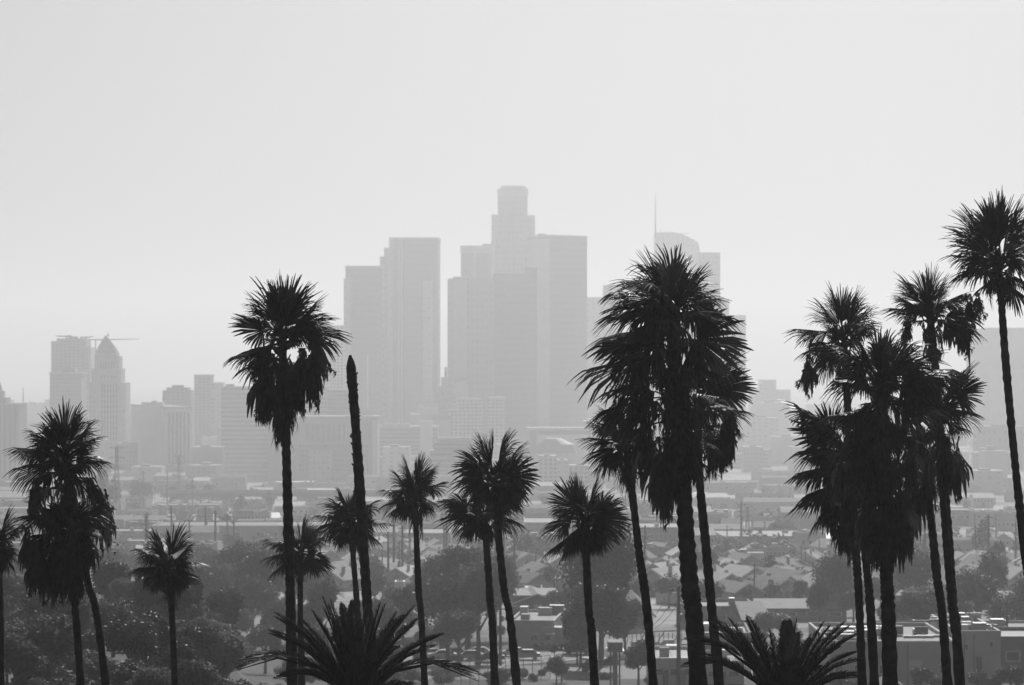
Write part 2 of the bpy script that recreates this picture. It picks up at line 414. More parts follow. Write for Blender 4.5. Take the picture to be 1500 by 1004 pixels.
fan_palm('short palm half hidden behind the tall shaggy palm trunk', 112, (441, 805),
         [(418, 760), (447, 752), (383, 788), (380, 820), (392, 845), (484, 783), (487, 822), (462, 836), (405, 790), (466, 768)],
         [(440, 850), (440, 920), (442, 1004)], 9, skirt=[(815, 840, 9, 8)], nfill=4, seed=7)
fan_palm('palm crown crossed by the leafless trunk, next to short palm', 108, (514, 757),
         [(495, 710), (520, 704), (476, 727), (459, 755), (457, 778), (558, 730), (574, 766), (561, 798), (493, 808), (500, 740, W), (540, 745)],
         [(517, 810), (524, 900), (530, 1004)], 9.5, skirt=[(768, 792, 9, 8)], nfill=4, seed=8)
fan_palm('compact round palm between the leafless trunk and the palm pair', 106, (607, 722),
         [(552, 744), (554, 716), (572, 686), (592, 667), (616, 664), (640, 678), (657, 704), (565, 757), (645, 742), (584, 752), (600, 690, W), (630, 705)],
         [(609, 760), (613, 860), (622, 1004)], 10, skirt=[(728, 752, 9, 10)], nfill=4, seed=9)
fan_palm('right-hand and higher palm of the middle overlapping pair', 98, (724, 700),
         [(700, 627), (720, 632), (746, 626), (670, 658), (661, 680), (770, 646), (788, 675), (789, 702, W), (780, 732), (660, 710), (765, 745), (690, 650), (740, 660), (680, 738)],
         [(728, 760), (738, 860), (757, 1004)], 11.5, skirt=[(708, 738, 11, 12)], nfill=6, seed=10)
fan_palm('left and lower palm of the middle overlapping pair', 106, (708, 748),
         [(638, 732), (642, 762), (664, 788), (773, 771), (770, 738), (655, 745, W), (690, 720), (680, 785)],
         [(712, 790), (718, 880), (725, 1004)], 11, skirt=[(752, 775, 10, 8)], nfill=5, seed=11)
fan_palm('round palm standing alone just left of the largest palm clump', 98, (856, 760),
         [(800, 735), (790, 775), (794, 814), (815, 706, W), (845, 690), (876, 697), (919, 723), (924, 768, W), (900, 802, W), (878, 812), (817, 824), (896, 712), (835, 730), (808, 755), (880, 745)],
         [(859, 820), (863, 900), (871, 1004)], 12, skirt=[(765, 790, 10, 10)], nfill=4, seed=12)
fan_palm('lower left palm of the largest clump, leaning trunk', 92, (918, 648),
         [(848, 642), (855, 678), (866, 692), (857, 614), (876, 594), (905, 590), (880, 668), (950, 625), (958, 665)],
         [(922, 690), (935, 800), (957, 1004)], 12.5, skirt=[(658, 685, 12, 14)], nfill=5, seed=13)
fan_palm('lower right palm of the largest clump, behind the thick trunk', 94, (1022, 580),
         [(1102, 568, W), (1100, 604), (1088, 632), (1071, 650), (1095, 535), (1046, 690), (1060, 600), (1085, 505)],
         [(1024, 690), (1034, 800), (1050, 970), (1053, 1004)], 13.5, skirt=[(580, 640, 30, 36)], nfill=8, seed=14, low=.85, rep=2, hangs=[(1040, 630, 1048, 695), (1070, 600, 1073, 650), (1060, 620, 1062, 680)])
fan_palm('largest palm with thick trunk and huge layered crown, centre right', 86, (985, 460),
         [(948, 360), (968, 368), (992, 356), (907, 394), (1035, 384), (1058, 420), (1073, 432), (894, 420), (878, 462), (868, 495), (834, 547), (1096, 508, W), (930, 404), (1010, 380), (872, 520), (1088, 470),
          (860, 605), (880, 575), (905, 640), (1090, 600), (1060, 655), (920, 450), (1050, 460), (900, 500), (1060, 510), (930, 540), (1045, 560), (930, 600), (1030, 620), (960, 410, W), (1000, 450, W), (950, 480), (1020, 500), (960, 550, W), (1010, 570, W), (980, 620)],
         [(990, 560), (1000, 700), (1010, 850), (1023, 1004)], 25, skirt=[(520, 590, 30, 40), (590, 640, 32, 55), (640, 675, 18, 28)], nfill=6, fill_r=60, seed=15, low=.85, rep=2, droop=.26,
         hangs=[(950, 620, 940, 690), (965, 640, 972, 740), (978, 650, 980, 760), (1000, 640, 1005, 715), (930, 570, 920, 620), (912, 580, 890, 630), (1015, 640, 1022, 700), (985, 640, 988, 710)])
fan_palm('upper left palm of the right cluster, crown with upright tuft', 98, (1236, 492),
         [(1217, 414), (1236, 420), (1254, 417), (1190, 434), (1156, 482), (1283, 440), (1170, 560), (1292, 468), (1184, 540), (1205, 470), (1265, 480), (1168, 520)],
         [(1243, 620), (1253, 790), (1263, 1004)], 12, skirt=[(505, 550, 16, 18)], nfill=3, fill_r=45, seed=16, rep=2, hangs=[(1185, 520, 1176, 570)])
fan_palm('upper right palm of the right cluster, drooping open crown', 98, (1362, 462),
         [(1320, 402), (1344, 394), (1362, 390), (1388, 398), (1307, 428), (1423, 424), (1440, 492), (1296, 452), (1436, 476), (1340, 440), (1385, 440)],
         [(1372, 560), (1384, 720), (1396, 880), (1405, 1004)], 13, skirt=[(475, 510, 12, 14)], nfill=3, fill_r=40, seed=17, rep=2, hangs=[(1405, 450, 1415, 505), (1330, 470, 1322, 500)])
fan_palm('left low palm of the right cluster, fronds over the valley', 94, (1236, 655),
         [(1150, 576), (1162, 615, W), (1160, 665), (1157, 700), (1158, 745), (1184, 776), (1185, 600), (1205, 640), (1190, 700), (1200, 740)],
         [(1255, 740), (1268, 820), (1281, 1004)], 12.5, skirt=[(665, 740, 30, 50)], nfill=8, seed=18, low=.6, rep=3, hangs=[(1215, 720, 1218, 780), (1235, 740, 1245, 810), (1240, 740, 1235, 800)])
fan_palm('right middle palm of the right cluster, sunlit hanging leaves', 96, (1372, 600),
         [(1442, 560, W), (1444, 608), (1424, 534), (1400, 545), (1340, 545), (1400, 590), (1425, 632), (1395, 650)],
         [(1378, 690), (1387, 800), (1398, 920), (1408, 1004)], 12, skirt=[(620, 680, 18, 24)], nfill=6, seed=19, low=.6, rep=2, hangs=[(1395, 640, 1402, 720), (1388, 650, 1390, 720)])
fan_palm('inner right palm of the right cluster, trunk leaning left at top', 100, (1346, 640),
         [(1387, 668), (1382, 640), (1300, 640), (1375, 610), (1340, 585), (1320, 680), (1370, 690)],
         [(1360, 730), (1372, 840), (1388, 1004)], 13, skirt=[(650, 720, 20, 36)], nfill=6, seed=20, low=.6, hangs=[(1360, 680, 1366, 745), (1345, 690, 1332, 790), (1335, 700, 1322, 800)])
fan_palm('front palm of the right cluster, thickest trunk and long skirt', 86, (1290, 560),
         [(1277, 478), (1305, 478), (1254, 490), (1220, 498), (1353, 490), (1386, 508), (1423, 536), (1330, 500, W), (1235, 525, W), (1212, 560), (1212, 615), (1372, 570), (1400, 560), (1390, 600), (1250, 600), (1335, 590), (1215, 665), (1360, 650), (1240, 650), (1340, 640), (1290, 520, W), (1270, 570), (1315, 560)],
         [(1294, 700), (1298, 830), (1304, 1004)], 20, skirt=[(590, 670, 36, 60), (670, 745, 38, 70), (745, 785, 20, 28)], nfill=5, fill_r=55, seed=21, low=.8, rep=3, droop=.28,
         hangs=[(1260, 640, 1245, 720), (1330, 640, 1340, 720), (1280, 740, 1285, 830), (1310, 740, 1308, 830), (1265, 740, 1270, 800), (1320, 720, 1330, 790), (1235, 670, 1228, 730)])
fan_palm('highest palm at the right edge, leaning trunk against the sky', 92, (1463, 390),
         [(1471, 280), (1448, 290), (1409, 300), (1386, 326), (1386, 372), (1388, 408), (1512, 300), (1532, 350), (1522, 425), (1492, 288), (1505, 455), (1425, 430), (1430, 330), (1540, 385), (1495, 350), (1420, 370)],
         [(1466, 430), (1474, 540), (1488, 690), (1500, 800), (1520, 1004)], 12.5, skirt=[(395, 412, 12, 14)], nfill=3, fill_r=50, seed=22, rep=2, hangs=[(1425, 430, 1428, 470)])

def dead_trunk():
    d = 70; pts = [(513.5, 529), (515, 548), (522, 640), (531, 780), (539, 900), (546, 1004)]
    base = (X(546, d), d, G(X(546, d), d))
    root = empty('dead_palm', base, 'leafless dead palm trunk with pointed top, before the towers', 'palm trunk')
    rn = random.Random(5); mb, _ = trunk_mesh(pts[1:], d, 15, .95, 1.05, seed=9)
    tp = MB(); x, z = X(515, d), Z(548, d); w0 = 15 / F * d / 2
    tp.tube([(x, d, z - .05), (x - .01, d, z + .15), (x - .02, d, z + .3), (x - .03, d, z + .4), (x - .035, d, z + .46)], [w0 * .95, w0 * 1.0, w0 * .72, w0 * .4, .03], 9)
    tp.build('broken_tip', TRUNK, root, True)
    st = mb
    for i in range(60):
        t = rn.random() ** .6; a = rn.uniform(0, 2 * pi); zz = z + .2 - t * 3.5; xx = X(515 + t * 12, d)
        st.tube([(xx + cos(a) * w0 * .8, d + sin(a) * w0 * .8, zz), (xx + cos(a) * w0 * 1.18, d + sin(a) * w0 * 1.18, zz + .05)], [.03, .012], 4)
    mb.build('trunk', TRUNK, root, True)
dead_trunk()

def date_palm(name, label, d, heart, tips, nfill=12, fr=150, seed=1, trunk_w=.5, leaflets=96, mat=PALM, group=None, leaf=.34, scale_l=1.0):
    rn = random.Random(seed); hx, hz = X(heart[0], d), Z(heart[1], d); u = d / F
    gz = G(hx, d); root = empty(name, (hx, d, gz), label, 'palm tree', group)
    tb = MB(); n = 14
    tb.tube([(hx, d, gz + (hz - gz) * i / n - .6) for i in range(n + 1)], [trunk_w * (1 + (.08 if i % 2 else -.04)) for i in range(n + 1)], 10); tb.build('trunk', TRUNK, root, True)
    cm = MB()
    def frond(T, rise):
        H = Vector((hx, d, hz)); T = Vector(T); L = (T - H).length; M = H + (T - H) * .42 + Vector((0, 0, (rise + .10) * L))
        prev = []; N = leaflets
        pts = []
        for i in range(N + 1):
            t = i / N; p = H * (1 - t) ** 2 + M * 2 * t * (1 - t) + T * t * t; pts.append(p)
        cm.tube([pts[0], pts[N // 3], pts[2 * N // 3], pts[-1]], [.05 * scale_l, .035 * scale_l, .02 * scale_l, .006], 4)
        for i in range(3, N):
            t = i / N; p = pts[i]; tg = (pts[min(i + 1, N)] - pts[i - 1]).normalized(); sd_ = tg.cross(Vector((0, 0, 1)))
            if sd_.length < .1: sd_ = Vector((1, 0, 0))
            sd_.normalize(); up = sd_.cross(tg)
            ll = leaf * scale_l * (sin(pi * min(1, t * .9 + .12)) ** .55) * rn.uniform(.85, 1.1)
            for s in (-1, 1):
                dv = (sd_ * s * rn.uniform(.6, .85) + tg * rn.uniform(.8, 1.0) + up * rn.uniform(.1, .6)).normalized()
                w_ = .019 * scale_l + .004; e = p + dv * ll + Vector((0, 0, -.08 * ll)); m_ = p + dv * ll * .5
                wv = tg * w_ + up * w_ * .6
                cm.face([p - wv, m_ - wv, e, m_ + wv]) 
    for (tx, ty, rs) in tips:
        for k in range(2):
            L2 = math.hypot(tx - heart[0], ty - heart[1]) * u
            T = (hx + (tx - heart[0] + rn.gauss(0, 3)) * u, d + (rn.gauss(0, .25) if k == 0 else rn.uniform(-1, 1) * L2 * .6), hz - (ty - heart[1] + rn.gauss(0, 3)) * u * (1 if k == 0 else .95))
            frond(T, rs)
    for i in range(nfill):
        az = i * 2.39996; el = radians(84 - 84 * (i + .5) / nfill); L = fr * u * rn.uniform(.75, 1.0)
        frond((hx + cos(az) * cos(el) * L, d + sin(az) * cos(el) * L, hz + sin(el) * L - .1 * L), .16)
    cm.build('crown', mat, root)
    return root
date_palm('date_palm', 'feathery date palm at bottom, below the leafless trunk', 62, (522, 1030),
          [(470, 876, .05), (484, 882, .05), (515, 880, .02), (560, 880, .05), (603, 884, .08), (612, 900, .1), (652, 925, .12), (640, 935, .12), (705, 990, .3), (398, 898, .12), (388, 922, .14), (345, 968, .3), (400, 990, .3), (420, 930, .15),
           (500, 878, .0), (440, 905, .1), (455, 890, .06), (580, 895, .05), (540, 890, .03)], 7, 140, 31, group='date palms in the foreground')
date_palm('date_palm', 'feathery date palm at bottom, right of the largest palm', 64, (1148, 1045),
          [(1040, 905, .12), (1034, 912, .14), (1068, 908, .05), (1078, 912, .05), (1100, 906, .05), (1098, 920, .05), (1158, 903, .0), (1165, 908, .02), (1212, 905, .1), (1232, 908, .12), (1247, 914, .14), (1240, 945, .15), (1262, 958, .16), (1268, 990, .2), (1004, 938, .3), (1000, 985, .3), (1130, 920, .0), (1185, 925, .04), (1020, 960, .2)], 6, 130, 32, group='date palms in the foreground')
# ------------------------------------------------------------------ downtown towers
F_GL = facade('dark_glass_curtain_wall', .12, .07, 7.8, .55, 3.2, .7)
F_GR = facade('grey_granite_facade', .28, .19, 7.6, .5, 5.2, .55)
F_LT = facade('pale_stone_facade', .62, .48, 4.0, .45, 6.8, .4)
F_BAND = facade('banded_facade', .42, .12, 4.2, .42, 200., 1.1)
F_BANDD = facade('dark_banded_facade', .26, .08, 3.9, .5, 200., 1.1)
F_VERT = facade('vertical_fin_facade', .34, .12, 400., 1.1, 4.5, .45)
F_GRID = facade('white_grid_facade', .55, .10, 3.6, .6, 4.2, .62)
F_HALL = facade('civic_stone_facade', .52, .40, 4.4, .5, 3.9, .42)
F_RES = facade('apartment_facade', .30, .17, 3.2, .55, 4.5, .6)
F_OLD = facade('masonry_facade', .30, .16, 4.0, .45, 3.0, .42)
P_GR = plain('grey_cladding', .24, .5, .12, .03)
P_LT = plain('pale_cladding_and_sheen', .8, .5, .12, .03)  # pale cladding; also carries sheen and a sunlit edge put into colour
P_MD = plain('mid_cladding', .5, .5, .12, .03)
P_DK = plain('dark_cladding', .09, .4, .12, .03)

def fb(px0, px1, top, d, dep):       # front-facing footprint, top z
    return [(X(px0, d), d), (X(px1, d), d), (X(px1, d), d + dep), (X(px0, d), d + dep)], Z(top, d)
def cb(pl, pc, pr, top, d, th):      # two visible faces
    th = radians(th); xc = X(pc, d); tl, tr = (pl - 750) / F, (pr - 750) / F
    wr = (tr * d - xc) / (cos(th) - tr * sin(th)); wl = (xc - tl * d) / (sin(th) + tl * cos(th))
    A = (xc, d); B = (xc + wr * cos(th), d + wr * sin(th)); Dd = (xc - wl * sin(th), d + wl * cos(th)); C = (B[0] + Dd[0] - xc, B[1] + Dd[1] - d)
    return [A, B, C, Dd], Z(top, d)
def tower(name, label, parts, cat='skyscraper', group='towers of the downtown skyline', base_row=None):
    """parts: (part_name, footprint, ztop, material, [zbottom])"""
    f0 = parts[0][1]; cx = sum(p[0] for p in f0) / len(f0); cy = sum(p[1] for p in f0) / len(f0)
    gz = min(G(*p) for p in f0) - 3
    root = empty(name, (cx, cy, gz), label, cat, group)
    for P in parts:
        zb = P[4] if len(P) > 4 and P[4] is not None else gz
        mb = MB(); mb.prism(P[1], zb, P[2], 0, 1, P[5] if len(P) > 5 else None); mb.build(P[0], [P[3], MIDROOF], root)
    OCC.append((cx, cy, max(math.hypot(p[0] - cx, p[1] - cy) for p in f0)))
    return root
def ngon(px0, px1, d, n=20, ph=0):
    cx = X((px0 + px1) / 2, d); r = (px1 - px0) / 2 / F * d
    return [(cx + r * cos(2 * pi * i / n + ph), d + r + r * sin(2 * pi * i / n + ph)) for i in range(n)]
def strips(root, name, pxs, top, d, mat, wpx=2, base=700, dep=1.2):
    for p in pxs:
        mb = MB(); P, zt = fb(p - wpx / 2, p + wpx / 2, top, d - dep, dep - .05); mb.prism(P, Z(base, d), zt); mb.build(name, mat, root)

t = tower('office_tower', 'flat-topped dark office tower, leftmost of the tall central group', [
    ('shaft', *fb(506, 560, 393, 3250, 42), F_GL), ('parapet', *fb(505.5, 560.5, 389.5, 3249, 44), P_MD, Z(393, 3250)), ('corner_bay', *fb(503.5, 513, 408, 3238, 11), F_LT)])
strips(t, 'glazed_strip', [538.5], 520, 3250, P_LT, 2.5, 600)
t = tower('office_tower', 'tall stepped tower with bright vertical edge strips, centre left', [
    ('shaft', *fb(574, 643.5, 350, 3400, 52), F_GL), ('parapet', *fb(570, 644, 348, 3399, 54), P_MD, Z(350.5, 3400)), ('stepped_bay', *fb(562.5, 574, 363, 3392, 40), F_LT),
    ('low_stepped_bay', *fb(556.5, 566, 376, 3384, 36), F_GR), ('side_bay', *fb(569.8, 575, 349, 3396, 40), F_LT), ('recessed_panel', *fb(619, 634, 411, 3397.5, 2), F_LT), ('lobby_block', *fb(612, 640, 592, 3380, 18), F_LT)])
strips(t, 'steel_strip', [584, 588.5], 351, 3400, P_LT, 1.4, 640); strips(t, 'painted_sunlit_edge', [642.5], 350, 3400, P_LT, 3, 640)  # right edge strip: sunlit side of the tower put into a pale colour
tower('office_block', 'low dark block in the gap between the two tall tower groups', [('block', *fb(640, 662, 566, 3300, 40), F_GR), ('roof_block', *fb(646, 656, 553, 3310, 15), F_GR), ('mast_box', *fb(651, 655, 538, 3312, 4), F_GR)], 'building')
tower('office_tower', 'broad tower with lower flat roof, front of the central group', [
    ('left_face_block', *cb(655.5, 663, 724, 407.5, 3140, 8), F_GR), ('parapet', *fb(664, 690, 405.5, 3143, 10), P_LT, Z(408, 3140)), ('right_block', *fb(722, 779, 401, 3165, 42), F_GL), ('stepped_block', *fb(768, 787, 392, 3180, 30), F_GL),
    ('corner_panel', *fb(664, 684, 410, 3137, 2.5), P_MD), ('dark_terrace', *fb(665, 684, 553, 3133, 3), P_DK, Z(557, 3140)), ('lobby', *fb(664, 686, 559, 3130, 6), F_LT)])
tower('office_tower', 'short wide tower with two dark panels, behind the broad front tower', [
    ('shaft', *fb(675, 724, 362, 3450, 42), F_GL), ('top_band', *fb(674.5, 724, 360, 3449, 43), P_LT, Z(371, 3450)), ('centre_strip', *fb(694.5, 697, 371, 3449, 1), P_LT), ('roof_rail', *fb(707, 719, 357.5, 3455, 10), P_GR, Z(360, 3450)), ('right_edge', *fb(718, 724, 371, 3448.4, 2), P_LT)])
d = 3600
t = tower('round_crowned_tower', 'tallest tower of the skyline, setbacks rising to a round crown', [
    ('shaft', ngon(719, 787, d, 24), Z(352, d), F_GR), ('upper_shaft', ngon(720.5, 783.5, d - .5, 24), Z(317, d), F_GR, Z(352, d)), ('neck', ngon(729, 773, d + 6, 24), Z(275.5, d), F_GR, Z(317, d)),
    ('crown', ngon(728.5, 774, d + 5, 24), Z(275.5, d), P_MD, Z(287, d)), ('crown_top', ngon(733, 771, d + 9, 24), Z(271.5, d), P_LT, Z(275.5, d)),
    ('left_bay', *fb(720, 731, 314.5, d + 12, 20), F_LT, Z(360, d)), ('right_bay', *fb(772, 784, 315.5, d + 12, 20), F_LT, Z(360, d))])
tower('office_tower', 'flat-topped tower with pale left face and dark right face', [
    ('shaft', *cb(771, 806, 860, 346, 3350, 36), F_GL), ('parapet', *cb(770.5, 805.5, 860.6, 344, 3347, 36), P_MD, Z(346.2, 3350)), ('painted_sheen_face', [(X(771.5, 3388), 3386), (X(805.5, 3349), 3348.2), (X(805.6, 3349), 3349.3), (X(772, 3389), 3389)], Z(349, 3350), P_LT),  # left face sheet: glass reflection put into its pale colour
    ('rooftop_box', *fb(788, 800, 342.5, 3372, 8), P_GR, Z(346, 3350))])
tower('office_tower', 'faint low tower just right of the flat-topped pair tower', [('shaft', *fb(860, 890, 435.5, 3700, 40), F_LT), ('upper_block', *fb(884, 912, 418, 3712, 30), F_LT)])
d = 3900
def wedge_tower():
    root = empty('curved_roof_tower', (X(995, d), d, G(X(995, d), d) - 3), 'tower with curved sloping roof and thin spire behind largest palm', 'skyscraper', 'towers of the downtown skyline')
    prof_ = [(960, 341), (985, 340), (996, 342), (1008, 347), (1023, 355), (1026, 372)]
    mb = MB(); zb = G(X(995, d), d) - 3; dep = 45
    pts = [(X(a, d), Z(b, d)) for a, b in prof_]; poly = [(pts[0][0], zb)] + pts + [(pts[-1][0], zb)]
    mb.face([(x, d, z) for x, z in reversed(poly)][::-1], [(x, z - zb) for x, z in poly]); mb.face([(x, d + dep, z) for x, z in reversed(poly)], [(x, z - zb) for x, z in reversed(poly)])
    for i in range(len(poly)):
        a, b = poly[i], poly[(i + 1) % len(poly)]
        mb.face([(a[0], d, a[1]), (a[0], d + dep, a[1]), (b[0], d + dep, b[1]), (b[0], d, b[1])], [(0, 0), (dep, 0), (dep, 9), (0, 9)])
    mb.build('shaft', F_LT, root)
    sp = MB(); x = X(960.2, d); sp.tube([(x, d + 2, Z(349, d)), (x, d + 2, Z(310, d)), (x, d + 2, Z(279, d))], [1.3, .8, .25], 6); sp.build('spire', P_DK, root)
    for a, b in ((968, 337), (1000, 341)):
        q = MB(); q.tube([(X(a, d), d + 5, Z(b + 8, d)), (X(a, d), d + 5, Z(b, d))], [.5, .4], 5); q.build('roof_mast', P_DK, root)
    q = MB(); q.tube([(X(994, d), d + 5, Z(343, d)), (X(1010, d), d + 5, Z(341.5, d))], [.5, .4], 5); q.build('roof_crane_arm', P_DK, root)
wedge_tower()
tower('office_tower', 'grey tower stepping down right, behind the largest palm crown', [('shaft', *fb(1024, 1055, 370, 3750, 40), F_GR), ('lower_shaft', *fb(1055, 1068, 440, 3755, 36), F_GR), ('lowest_shaft', *fb(1068, 1092.5, 462, 3760, 36), F_LT)])
tower('office_block', 'pale mid-height block right of the largest palm', [('block', *fb(1100, 1123, 571, 3800, 40), F_LT), ('taller_block', *fb(1113, 1137, 556.5, 3810, 25), F_LT), ('low_block', *fb(1137, 1158, 571, 3805, 30), F_LT)], 'building', 'mid-rise blocks around downtown')
tower('office_tower', 'broad pale tower cut off by the right edge of the photo', [('shaft', *fb(1425, 1580, 482, 3500, 50), P_LT), ('front_block', *fb(1454, 1590, 540, 3470, 18), P_LT), ('parapet', *fb(1440, 1580, 480.5, 3505, 20), P_MD, Z(483, 3500))])
tower('spired_office_block', 'setback stone block with pointed top at left photo edge', [('block', *fb(-40, 28, 593, 2500, 40), F_VERT), ('cornice', *fb(-40, 29, 591, 2499, 42), STONE, Z(593.5, 2500)), ('upper_block', *fb(-30, 9, 583, 2508, 22), F_OLD), ('lantern', *fb(-8, 5, 573, 2514, 8), STONE),
    ('spire', *fb(-5, 3, 558, 2516, 5), STONE, Z(573, 2500), fb(-1.5, -.5, 558, 2518, .6)[0])], 'building', None)
def mast():
    d = 2900; x = X(34, d); r = empty('radio_mast', (x, d, G(x, d)), 'thin lattice radio mast between edge block and crane tower', 'mast')
    m = MB(); m.tube([(x, d, G(x, d)), (x, d, Z(600, d)), (x, d, Z(568, d))], [1.6, .9, .3], 4); m.build('mast_pole', P_DK, r)
    for k, row in enumerate((612, 604, 597)):
        q = MB(); q.box(x, d, Z(row, d), 3.5 - k * .7, 1, 1.2); q.build('antenna', P_DK, r)
mast()
d = 3000
tower('apartment_tower', 'tall left tower under construction with rooftop cranes', [('shaft', *fb(75, 126, 500, d, 36), F_RES), ('upper_floors', *fb(83, 125, 496, d + 1, 34), F_RES), ('side_shaft', *fb(126, 133, 509, d + 4, 30), F_LT), ('core', *fb(100, 112, 493, d + 8, 12), CONC)], group='towers of the downtown skyline')
def crane(label, px, base_row, top_row, j0, j1, d, jrow=None):
    x = X(px, d); zb = Z(base_row, d); zt = Z(top_row, d); jrow = jrow or top_row
    r = empty('tower_crane', (x, d, zb), label, 'crane', 'tower cranes on the left roofs')
    m = MB(); m.box(x, d, zb, 1.4, 1.4, zt - zb); m.build('mast', P_DK, r)
    m = MB(); m.tube([(X(j0, d), d, Z(jrow - .5, d)), (x, d, Z(jrow, d)), (X(j1, d), d, Z(jrow - 1.2, d))], [.5, .9, .4], 4); m.build('jib', P_DK, r)
    m = MB(); q = X(j0 if abs(j0 - px) < abs(j1 - px) else j1, d); m.box(q, d, Z(jrow, d) - 1.5, 2.2, 1.4, 2.2); m.build('counterweight', P_DK, r)
crane('thin roof crane with long arm pointing left, on the left tower', 98, 496, 493, 81, 104, 3010)
crane('roof crane above the right half of the left tower', 125, 509, 494.5, 119, 137, 3006)
crane('faint crane arm reaching right from behind the domed city hall', 140, 640, 499, 132, 204, 3300, 498)
tower('office_block', 'darker lower block in front of the crane tower', [('block', *fb(73, 119, 547, 2820, 36), F_OLD), ('cornice', *fb(71.5, 119.5, 545.5, 2818, 38), STONE, Z(548, 2820)), ('roof_house', *fb(92, 110, 539, 2826, 18), F_OLD), ('roof_tank', *fb(96, 104, 536, 2828, 8), P_GR)], 'building', None)
def city_hall():
    d = 2700; P = []
    u = d / F
    root = empty('city_hall', (X(157, d), d, G(X(157, d), d) - 3), 'pale civic tower with stepped pyramid cap at left', 'skyscraper')
    def part(n, a, b, top, dd, dep, mat, bot=None, P1=None):
        mb = MB(); p, zt = fb(a, b, top, d + dd, dep); mb.prism(p, Z(bot, d) if bot else G(X(157, d), d) - 3, zt, 0, 1, P1); mb.build(n, [mat, STONE], root)
    part('shoulder', 131, 184, 561, 0, 34, F_HALL); part('wide_shaft', 134, 177, 540, 2, 30, F_HALL, 562); part('belfry', 138.5, 174, 522, 4, 26, STONE, 541)
    part('attic', 140.5, 170.5, 517, 6, 22, STONE, 522)
    part('podium', 120, 200, 668, -14, 20, F_HALL)
    # stepped pyramid
    st = MB(); n = 11
    for i in range(n):
        t = i / n; hw = 14.6 * (1 - t ** 1.2); a, b = 154.8 - hw, 154.8 + hw; r0 = 517 - 25 * t; r1 = 517 - 25 * (t + 1 / n)
        p, zt = fb(a, b, r1, d + 6 + (14.6 - hw) * u, 2 * hw * u); st.prism(p, Z(r0, d), zt)
    st.build('pyramid_roof', P_GR, root)
    q = MB(); q.tube([(X(154.8, d), d + 16, Z(493, d)), (X(154.8, d), d + 16, Z(488, d))], [1.2, .3], 6); q.build('beacon', STONE, root)
    for k in range(6):
        q = MB(); p, zt = fb(147 + k * 3.7, 149 + k * 3.7, 531, d + 3.7, .9); q.prism(p, Z(545, d), zt); q.build('arcade_opening', P_DK, root)
    for k in range(5):
        q = MB(); p, zt = fb(148 + k * 4.8, 150.2 + k * 4.8, 550.5, d + 1.7, .9); q.prism(p, Z(554, d), zt); q.build('window', P_DK, root)
    for k in range(6):
        q = MB(); p, zt = fb(148.2 + k * 4.3, 150.2 + k * 4.3, 563, d - .6, .9); q.prism(p, Z(645, d), zt); q.build('window_strip', facade('strip_glass', .3, .04, 5, .6, 50., 1.1), root)
    OCC.append((X(157, d), d, 30))
city_hall()
tower('courthouse_block', 'block with blank left face and tall window strips, right of city hall', [
    ('block', *cb(192, 244, 281, 597.5, 2480, 20), P_LT), ('cornice', *cb(191.5, 244, 281.5, 596, 2478, 20), STONE, Z(598.5, 2480)), ('roof_house', *fb(207, 238, 589.5, 2500, 14), P_LT), ('stair_head', *fb(222, 229, 587.5, 2502, 6), P_LT),
    ('base_block', *fb(238, 292, 683, 2462, 15), STONE)], 'building', None)
_r = [o for o in COL.objects if o.get('label', '').startswith('block with blank')][0]
_P, _z = cb(192, 244, 281, 600, 2480, 20)
for k in range(6):
    A, B = Vector(_P[0]), Vector(_P[1]); t0, t1 = .06 + k * .155, .06 + k * .155 + .07; n_ = Vector((B.y - A.y, -(B.x - A.x))).normalized() * .4
    a, b = A.lerp(B, t0), A.lerp(B, t1); q = MB(); q.prism([tuple(a + n_), tuple(b + n_), tuple(b), tuple(a)], Z(679, 2480), Z(604, 2480)); q.build('window_strip', P_DK, _r)
tower('apartment_tower', 'square-topped block rising behind the blank-faced courthouse', [('block', *fb(238, 280, 572, 2750, 30), F_RES), ('roof_house', *fb(244, 276, 568, 2755, 20), F_RES), ('lift_house', *fb(252, 268, 564.5, 2760, 10), P_GR)], 'building', None)
tower('apartment_tower', 'slim pale tower right of the blank-faced courthouse', [('shaft', *fb(284.5, 309.5, 551, 3000, 25), F_RES), ('roof_slab', *fb(284, 310.5, 549, 2999, 27), P_MD, Z(551.3, 3000)), ('side_wing', *fb(309.5, 326, 560.5, 3006, 22), F_LT)], 'building', None)
tower('office_block', 'long block with horizontal window bands behind the tall shaggy palm', [('block', *fb(324, 478, 568, 2620, 40), F_BAND), ('roof_slab', *fb(323, 479, 566.5, 2618, 42), STONE, Z(568.3, 2620)), ('right_wing', *fb(478, 512, 571, 2640, 30), F_BANDD), ('roof_house', *fb(330, 342, 563, 2630, 10), P_GR)], 'building', None)
tower('office_block', 'faint windowed block between shaggy palm and the leftmost central tower', [('block', *fb(478, 512, 477, 3380, 30), F_GRID), ('lower_block', *fb(466, 486, 500, 3390, 25), F_LT)], 'building', None)
t = tower('civic_block', 'wide civic block with rows of tall upright windows, centre left', [('block', *fb(392, 553, 612, 2420, 40), STONE), ('cornice', *fb(391, 554, 610, 2418, 43), STONE, Z(613, 2420)), ('window_field', *fb(448, 505, 622, 2419.2, 1), F_VERT, Z(646, 2420)), ('lower_window_field', *fb(438, 540, 652, 2419.2, 1), F_OLD, Z(690, 2420)), ('right_pier', *fb(545, 553, 615, 2417, 2), P_LT), ('entrance_wing', *fb(452, 486, 660, 2405, 14), F_HALL)], 'building', None)
for k in range(13):
    q = MB(); p, z_ = fb(506 + k * 3.1, 507.4 + k * 3.1, 600, 2423, 2); q.prism(p, Z(611, 2420), z_); q.build('roof_fin', WHITE, t)
